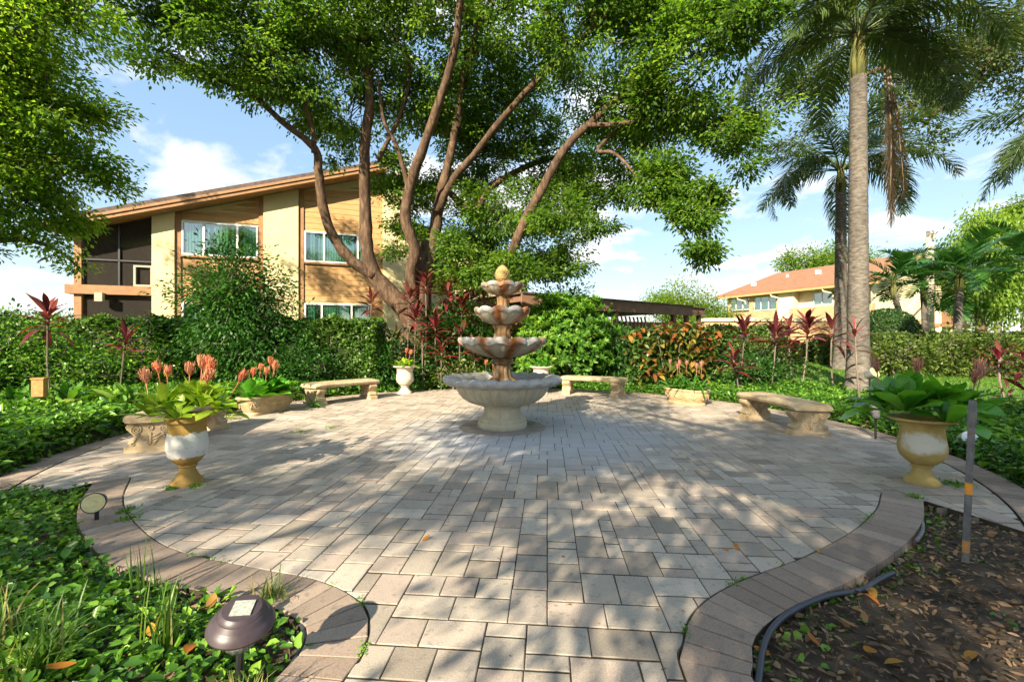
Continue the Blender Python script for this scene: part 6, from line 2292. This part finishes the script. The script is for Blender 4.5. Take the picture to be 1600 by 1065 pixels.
world_tree('far_tree', 'bright lime-green tree behind the end of the brown carport', (12.2, 30), 3.0,
           wb([(10.2, 30, 3.6, 1.4, 1.2, 1.0, 60), (12.0, 30, 3.9, 1.7, 1.4, 1.1, 90), (13.6, 30, 3.5, 1.3, 1.2, 1.0, 60), (11.0, 29.5, 2.5, 1.6, 1.2, .9, 70), (13.4, 29.5, 2.3, 1.6, 1.2, .9, 60), (15.2, 29.5, 2.0, 1.2, 1, .9, 40)]), 'bright_leaf', 44, .17, (.32, .32, .24), bright=.1)
world_tree('far_tree', 'green treetop rising behind the red shingle roof', (38, 54), 9,
           wb([(37, 54, 11.0, 2.6, 2, 1.6, 70), (40.5, 54, 11.6, 2.6, 2, 1.8, 70), (44, 54, 11.4, 3, 2, 1.6, 60), (34.8, 54, 10.4, 1.6, 1.5, 1.2, 30)]), 'bright_leaf', 40, .32, (.6, .6, .45))
world_tree('far_tree', 'sprawling pale green tree behind the weeping tree at the far right', (34, 30), 6,
           wb([(33.5, 30, 9.3, 1.8, 1.6, .7, 40), (36.4, 30, 10.3, 2.0, 1.6, .8, 50), (39.5, 30, 9.6, 2.0, 1.6, .9, 50), (35, 30, 8.0, 1.8, 1.5, .6, 40), (38, 30, 6.6, 2.2, 1.5, .8, 46), (32.2, 30, 8.2, 1.1, 1, .35, 16), (34.0, 30, 6.2, 1.4, 1.2, .6, 30), (35.5, 30, 4.6, 1.8, 1.2, .8, 36)]), 'bright_leaf', 60, .22, (.38, .38, .2))
for i, (x, y, h, w, lb) in enumerate([(-46, 36, 3.6, 5, 'distant dark trees on the horizon left of the building'), (-60, 42, 4.6, 6, 'distant trees at the far left horizon'), (-36, 34, 3.0, 3.5, 'distant low tree beside the porch corner')]):
    world_tree('distant_tree', lb, (x, y), h * .6, wb([(x - w * .5, y, h * .6, w * .5, 2, h * .35, 40), (x + w * .4, y, h * .65, w * .5, 2, h * .38, 40), (x, y, h * .5, w * .7, 2, h * .4, 50)]), 'bush_leaf', 40, .28, (.6, .6, .4), group='distant trees on the left horizon')
for i, (x, y, h, w, lb) in enumerate([(52, 52, 9, 6, 'dark tree beyond the weeping tree at the far right'), (64, 48, 10, 7, 'outermost dark tree beyond the right edge'), (44, 46, 6, 5, 'dark tree low behind the white trunk')]):
    world_tree('distant_tree', lb, (x, y), h * .6, wb([(x - w * .5, y, h * .6, w * .5, 2, h * .35, 60), (x + w * .4, y, h * .65, w * .5, 2, h * .38, 60), (x, y, h * .35, w * .7, 2, h * .35, 70)]), 'bush_leaf', 44, .32, (.7, .7, .5), group='distant trees on the right horizon')

# ================================================================== GRASS
def lawn_blades(n, box, mask, hgt, name, label, mat='lawn_blade'):
    x0, x1, y0, y1 = box
    x, y = RNG.uniform(x0, x1, n), RNG.uniform(y0, y1, n)
    k = mask(x, y)
    x, y = x[k], y[k]
    n = len(x)
    P = np.stack([x, y, gh(x, y) - .035], 1)
    D = np.stack([RNG.normal(0, .45, n), RNG.normal(0, .45, n), np.ones(n)], 1)
    o = cloud(name, P, D, RNG.normal(size=(n, 3)), hgt * RNG.uniform(.6, 1.3, n), np.full(n, .012), MATS[mat], fold=.05)
    return tag(o, label, 'grass', kind='stuff')


lawn_blades(60000, (1.5, 18, 6.6, 16), lawn_mask, .07, 'grass', 'short lawn grass beyond the right bed')


def tuft(label, x, y, n, h, spread, seed, dry=.2):
    rr = np.random.default_rng(seed)
    z0 = float(near_left_h(np.array([x]), np.array([y]))[0]) - .01
    e = empty('grass_tuft', (x, y, z0), label, 'grass tuft', 'long grass tufts in the near left bed')
    V, Q, Rn = [], [], []
    for i in range(n):
        az = rr.uniform(0, 2 * math.pi)
        l = h * rr.uniform(.55, 1.15)
        ln = rr.uniform(.05, 1.0) * spread
        p = np.array((x + rr.normal(0, .03), y + rr.normal(0, .03), z0))
        u = np.array((math.cos(az), math.sin(az), 0))
        w = np.array((-u[1], u[0], 0))
        a = math.pi / 2 - ln * .35
        o = len(V)
        hw = rr.uniform(.0022, .0055)
        for q in range(6):
            f = (1, 1, .9, .75, .5, .06)[q]
            V += [p - w * hw * f, p + w * hw * f]
            p = p + (u * math.cos(a) + np.array((0, 0, 1)) * math.sin(a)) * l / 5
            a -= ln * .42 * (.5 + .3 * q)
        rv = 1.0 if rr.random() < dry else rr.uniform(0, .6)
        for q in range(5):
            Q.append((o + q * 2, o + q * 2 + 1, o + q * 2 + 3, o + q * 2 + 2))
            Rn.append(rv)
    m = np_mesh('blades', np.array(V), np.array(Q), {'rnd': ('FACE', np.array(Rn))})
    put('blades', m, MATS['grass_blade'], e)['kind'] = 'stuff'


tuft('broad arching grass tuft at the bottom left corner', -1.62, 1.48, 110, 0.26, 1.0, 1, .15)
tuft('tall thin grass tuft left of the solar lamp', -1.30, 1.62, 40, 0.30, .7, 2, .08)
tuft('dry straw-coloured grass tuft right of the solar lamp', -.86, 1.36, 100, 0.19, .9, 3, .65)
tuft('straw-tipped grass tuft behind the solar lamp at the border', -1.13, 2.0, 70, 0.17, 1.0, 4, .45)
tuft('single tall grass stems standing in the near left bed', -1.72, 2.02, 16, 0.30, .35, 5, .05)
tuft('loose pale grass at the left edge of the near bed', -1.95, 1.6, 70, 0.24, 1.1, 6, .35)

# moss and weeds in the joints
def weeds(label, x, y, n, s, seed):
    rr = np.random.default_rng(seed)
    P = np.stack([x + rr.normal(0, s, n), y + rr.normal(0, s, n), np.full(n, .0)], 1)
    D = np.stack([rr.normal(0, 1, n), rr.normal(0, 1, n), np.abs(rr.normal(.7, .4, n))], 1)
    o = cloud('weed', P, D, rr.normal(size=(n, 3)), np.full(n, .03), np.full(n, .012), MATS['cover_leaf'], rnd=rr.uniform(.5, 1, n))
    return tag(o, label, 'weed', kind='stuff')


for i, (lb, px, py, n, s) in enumerate([('green weeds at the foot of the white-painted urn', 268, 764, 60, .03), ('moss right of the foot of the white-painted urn', 306, 760, 60, .03), ('moss beside the foot of the ochre urn', 1492, 757, 140, .05), ('weeds in the joint of the left path border', 198, 798, 60, .03), ('moss in the left border joint', 199, 812, 50, .03), ('small weed beside the fountain foot', 828, 662, 40, .04), ('green leaf tuft at the tip of the right border', 1430, 777, 50, .025), ('weed in the paving left of the fountain', 520, 668, 40, .05), ('weed in the sunny paving near the left trough', 470, 675, 40, .05)]):
    gx0, gy0 = gp(px, py)
    weeds(lb, gx0, gy0, n, s, i)

# bits of leaf and seed blown over the paving
nb = 420
tb_ = RNG.uniform(0, 2 * math.pi, nb)
rb_ = RO * np.sqrt(RNG.random(nb))
P = np.stack([PC[0] + rb_ * np.cos(tb_), PC[1] + rb_ * np.sin(tb_), np.full(nb, .0055)], 1)
P = P[in_poly(P[:, 0], P[:, 1], field)]
nb = len(P)
tag(cloud('leaf_litter', P, np.stack([RNG.normal(size=nb), RNG.normal(size=nb), RNG.normal(.03, .05, nb)], 1), np.array((0, 0, 1.0)) + RNG.normal(size=(nb, 3)) * .2, RNG.uniform(.008, .03, nb), RNG.uniform(.004, .012, nb), MATS['litter_leaf'], fold=.1, fine=True), 'tiny dry leaf bits strewn over the patio pavers', 'leaf litter', kind='stuff')
# moss creeping along the joints beside the borders
for cv_, lb_ in ((left_curve, 'moss along the inner joint of the left path border'), (right_curve, 'moss along the inner joint of the right path border')):
    c_ = np.array([tuple(p) for p in cv_])[24:]
    kk = RNG.integers(0, len(c_), 900)
    clump = (np.sin(kk * .9) + np.sin(kk * .37 + 1)) > .9
    kk = kk[clump]
    P = np.stack([c_[kk, 0] + RNG.normal(0, .012, len(kk)), c_[kk, 1] + RNG.normal(0, .012, len(kk)), np.full(len(kk), .0)], 1)
    tag(cloud('moss', P, np.stack([RNG.normal(size=len(kk)), RNG.normal(size=len(kk)), np.full(len(kk), .7)], 1), RNG.normal(size=(len(kk), 3)), np.full(len(kk), .013), np.full(len(kk), .006), MATS['cover_leaf'], rnd=RNG.uniform(.4, 1, len(kk))), lb_, 'moss', kind='stuff')

# ================================================================== SMALL THINGS
# fallen leaves one can pick out
FLM = [leaf_mesh('fallen_leaf', .075, .036, ELLI, d, .12, 5) for d in (.6, 1.1, -.7)]
FLB = [(1148, 850, 0, 'orange fallen leaf lying on the pavers right of centre'), (1137, 857, 0, 'second orange leaf beside the one on the pavers'), (1155, 862, 0, 'curled leaf touching the orange pair on the pavers'),
       (660, 846, 0, 'small ochre leaf on the pavers left of centre'), (893, 948, 0, 'tiny leaf on the sunlit pavers near the bottom'), (1280, 866, 0, 'orange leaf on the right path border'),
       (1282, 1000, 1, 'bright yellow leaf on the soil near the right border'), (1204, 1012, 1, 'round orange leaf at the edge of the right border'), (1352, 965, 1, 'yellow-orange leaf in the middle of the right bed'), (1342, 972, 1, 'orange leaf just below the yellow-orange one'),
       (1412, 1025, 1, 'long brown leaf at the bottom of the right bed'), (1350, 920, 1, 'yellow leaf cluster by the drip pipe'), (1360, 910, 1, 'pale yellow leaf above the drip pipe'), (1332, 945, 1, 'tan leaf by the drip pipe'), (1556, 825, 1, 'large curled brown leaf at the paving edge in the right bed'), (1350, 998, 1, 'ochre leaf low in the right bed'), (1500, 905, 1, 'pale dry leaf near the metal pipe'), (1525, 1015, 1, 'brown leaf at the lower right corner'),
       (75, 862, 2, 'tan dry leaf on the bright near left vines'), (325, 935, 2, 'orange dry leaf above the solar lamp'), (235, 1000, 2, 'brown leaf among the near left vines'), (290, 1020, 2, 'dull brown leaf below the solar lamp'), (120, 1045, 2, 'curled brown leaf in the bottom left corner'), (448, 1040, 2, 'yellow-brown leaf at the left border edge')]
rr = random.Random(90)
for i, (px, py, wh, lb) in enumerate(FLB):
    x, y = gp(px, py)
    z = .006
    if wh == 1:
        x, y = gp(px, py)
        z = float(near_right_h(np.array([x]), np.array([y]))[0]) + .02
    if wh == 2:
        Y = F * (EYE - .10) / (py - CY)
        x, y = (px - CX) * Y / F, Y
        z = float(near_left_h(np.array([x]), np.array([y]))[0]) + .07
    m = FLM[rr.randrange(3)]
    o = leaf_obj(m, MATS['fallen_leaf'], None, (x, y, z), rr.uniform(0, 6.28), .05, rr.uniform(-.3, .3), rr.uniform(.55, .9) if wh == 0 else rr.uniform(.8, 1.25), 'fallen_leaf')
    tag(o, lb, 'leaf', 'fallen leaves picked out on paving and soil')


# solar path lamp
sx, sy = -.935, 1.47
sol = empty('solar_lamp', (sx, sy, .0), 'bronze plastic solar path lamp leaning in the near left bed', 'lamp')
tilt = Matrix.Translation((sx, sy, .065)) @ Matrix.Rotation(R(9), 4, 'X') @ Matrix.Rotation(R(8), 4, 'Y')


def tilted(b):
    b.v = [tuple(tilt @ (Vector(v) - Vector((sx, sy, .02)))) for v in b.v]
    return b


tilted(MB().lathe([(0.0528, 0.2), (0.0986, 0.205), (0.1012, 0.213), (0.0968, 0.222), (0.088, 0.236), (0.0845, 0.238), (0.0818, 0.242), (0.0722, 0.256), (0.0695, 0.257), (0.0651, 0.266), (0.0581, 0.272), (0.0176, 0.274)], 48, (sx, sy, 0))).build('cap', MATS['bronze_plastic'], sol, smooth=True, sharp=35)
c_ = MB().box((sx + .004, sy - .004, .2755), (.062, .062, .004), .25)
tilted(c_).build('solar_panel', MATS['solar_cell'], sol)
gl, n_, l_, o_ = nodes_of('lamp_glass')
bsdf(n_, l_, o_, (0.55, 0.58, 0.56), 0.15, None, spec=.6).inputs['Transmission Weight'].default_value = .75
tilted(MB().lathe([(.03, .13), (.045, .135), (.058, .20)], 24, (sx, sy, 0), lambda r, z, th, j: (r * (1 + .04 * math.cos(12 * th)), z))).build('lens', gl, sol, smooth=True)
tilted(MB().tube([(sx, sy, -.05), (sx, sy, .13)], .012, 8)).build('stake', MATS['black_plastic'], sol)

# spot lights in the beds
def spot(label, p, axis, r, L, house, face, ring=None):
    e = empty('garden_spotlight', p, label, 'spotlight', 'garden spotlights')
    ax = Vector(axis).normalized()
    c = Vector(p)
    cc = [c - ax * L, c - ax * (L * .85), c - ax * .01, c]
    MB().tube(cc, [r * .55, r * .78, r, r * 1.04], 24, True).build('housing', MATS[house], e, smooth=True, sharp=40)
    f = MB().tube([c, c + ax * .006], [r * .93, r * .93], 32)
    f.build('lens', MATS[face], e)
    k = MB()
    for q in (.75, .3):
        u = ax.orthogonal().normalized()
        w = ax.cross(u)
        k.tube([c + ax * .008 + (u * math.cos(t * .2618) + w * math.sin(t * .2618)) * r * q for t in range(25)], r * .03, 5)
    k.build('lens_ring', MATS[face], e)
    MB().tube([c - ax * L * .6, Vector((c.x - ax.x * L * .6, c.y - ax.y * L * .6, min(-.05, c.z - .2)))], .012, 8).build('stake', MATS['black_plastic'], e)
    return e


spot('black garden spotlight with cream lens lying at the left border', at(146, 786, 2.80), (.55, -.80, .18), .062, .16, 'black_plastic', 'cream_lens')
spot('silver garden spotlight behind the metal pipe at the right', at(1517, 686, 4.6), (-.1, -.9, .45), .082, .13, 'silver', 'silver')
spot('small pale garden spotlight between the near palm and the ochre urn', at(1367, 582, 6.3), (.2, -.8, .5), .075, .14, 'silver', 'cream_lens')
spot('small dark garden spotlight in the ground cover left of the ochre urn', at(1366, 634, 5.3), (.1, .3, .9), .05, .16, 'grey_metal', 'grey_metal')

# metal pipe in the right bed
px0, py0 = gp(1508, 866)
top = at(1520, 626, py0)
pp = empty('metal_pipe', (px0, py0, -.03), 'upright grey metal pipe with orange paint marks in the right bed', 'pipe')
A, B = Vector((px0, py0, -.06)), Vector(top)
MB().tube([A, A + (B - A) * .84], .0155, 16).build('tube', MATS['grey_metal'], pp, smooth=True, sharp=40)
MB().tube([A + (B - A) * .84, A + (B - A) * .845, A + (B - A) * .95, A + (B - A) * .955, B], [.0155, .019, .019, .0165, .0165], 16).build('coupling', MATS['grey_metal'], pp, smooth=True, sharp=40)
MB().tube([A + (B - A) * .43, A + (B - A) * .50], .0160, 16).build('paint_mark', MATS['orange_mark'], pp, smooth=True, sharp=40)
MB().tube([A + (B - A) * .08, A + (B - A) * .15], .0160, 16).build('paint_mark', MATS['wood_post'], pp, smooth=True, sharp=40)

# drip pipes along the near borders
hp_ = [gp(*q) + (-.012,) for q in ((1178, 1100), (1186, 1050), (1192, 1010), (1206, 978), (1235, 952), (1290, 928))] + [gp(1345, 912) + (-.03,), gp(1372, 903) + (-.01,), gp(1396, 889) + (-.02,)]
tag(MB().tube([tuple(p) for p in catmull(hp_, 6)], .0125, 10).build('drip_pipe', MATS['hose'], None, smooth=True), 'dark blue-grey drip pipe curving along the right path border', 'pipe')
hp_ = [gp(*q) + (-.012,) for q in ((418, 1100), (440, 1060), (462, 1025), (474, 995), (472, 965), (462, 945))]
tag(MB().tube([tuple(p) for p in catmull(hp_, 6)], .0115, 10).build('drip_pipe', MATS['hose'], None, smooth=True), 'black drip pipe curving along the left path border', 'pipe')
hp_ = [gp(*q) + (-.012,) for q in ((1432, 800), (1441, 812), (1441, 828), (1432, 842))]
tag(MB().tube([tuple(p) for p in catmull(hp_, 6)], .010, 8).build('drip_pipe', MATS['grey_metal'], None, smooth=True), 'short grey pipe loop at the tip of the right border', 'pipe')

# wooden post light in the left bed
wx, wy, wz_ = at(62, 606, 6.3)
wl_ = empty('post_light', (wx, wy, .1), 'small square wooden post light in the left bed', 'lamp')
MB().box((wx, wy, wz_), (.13, .12, .25), .4).build('box', MATS['wood_post'], wl_)
MB().box((wx, wy, wz_ + .136), (.15, .14, .02), .4).build('cap', MATS['wood_post'], wl_)
MB().tube([(wx, wy, 0), (wx, wy, wz_ - .15)], .03, 8).build('post', MATS['wood_post'], wl_)

# utility pole and mast in the distance
ux, uy, _ = at(1453, 500, 19)
up_ = empty('utility_pole', (ux, uy, 0), 'pale wooden utility pole behind the small palms', 'pole')
MB().tube([(ux, uy, 0), (ux, uy, EYE + (CY - 362) * 19 / F)], [.17, .13], 12).build('shaft', MATS['pole'], up_, smooth=True)
MB().box((ux, uy - .15, EYE + (CY - 372) * 19 / F), (.12, .12, .3)).build('bracket', MATS['pole'], up_)
mx, my, mz = at(990, 444, 45)
ms = empty('mast', (mx, my, 0), 'thin white mast above the carport roof', 'mast')
MB().tube([(mx, my, 0), (mx, my, mz)], [.09, .05], 8).build('shaft', MATS['white_frame'], ms)
MB().box((mx, my, mz * .6), (.5, .06, .06)).build('crossbar', MATS['white_frame'], ms)
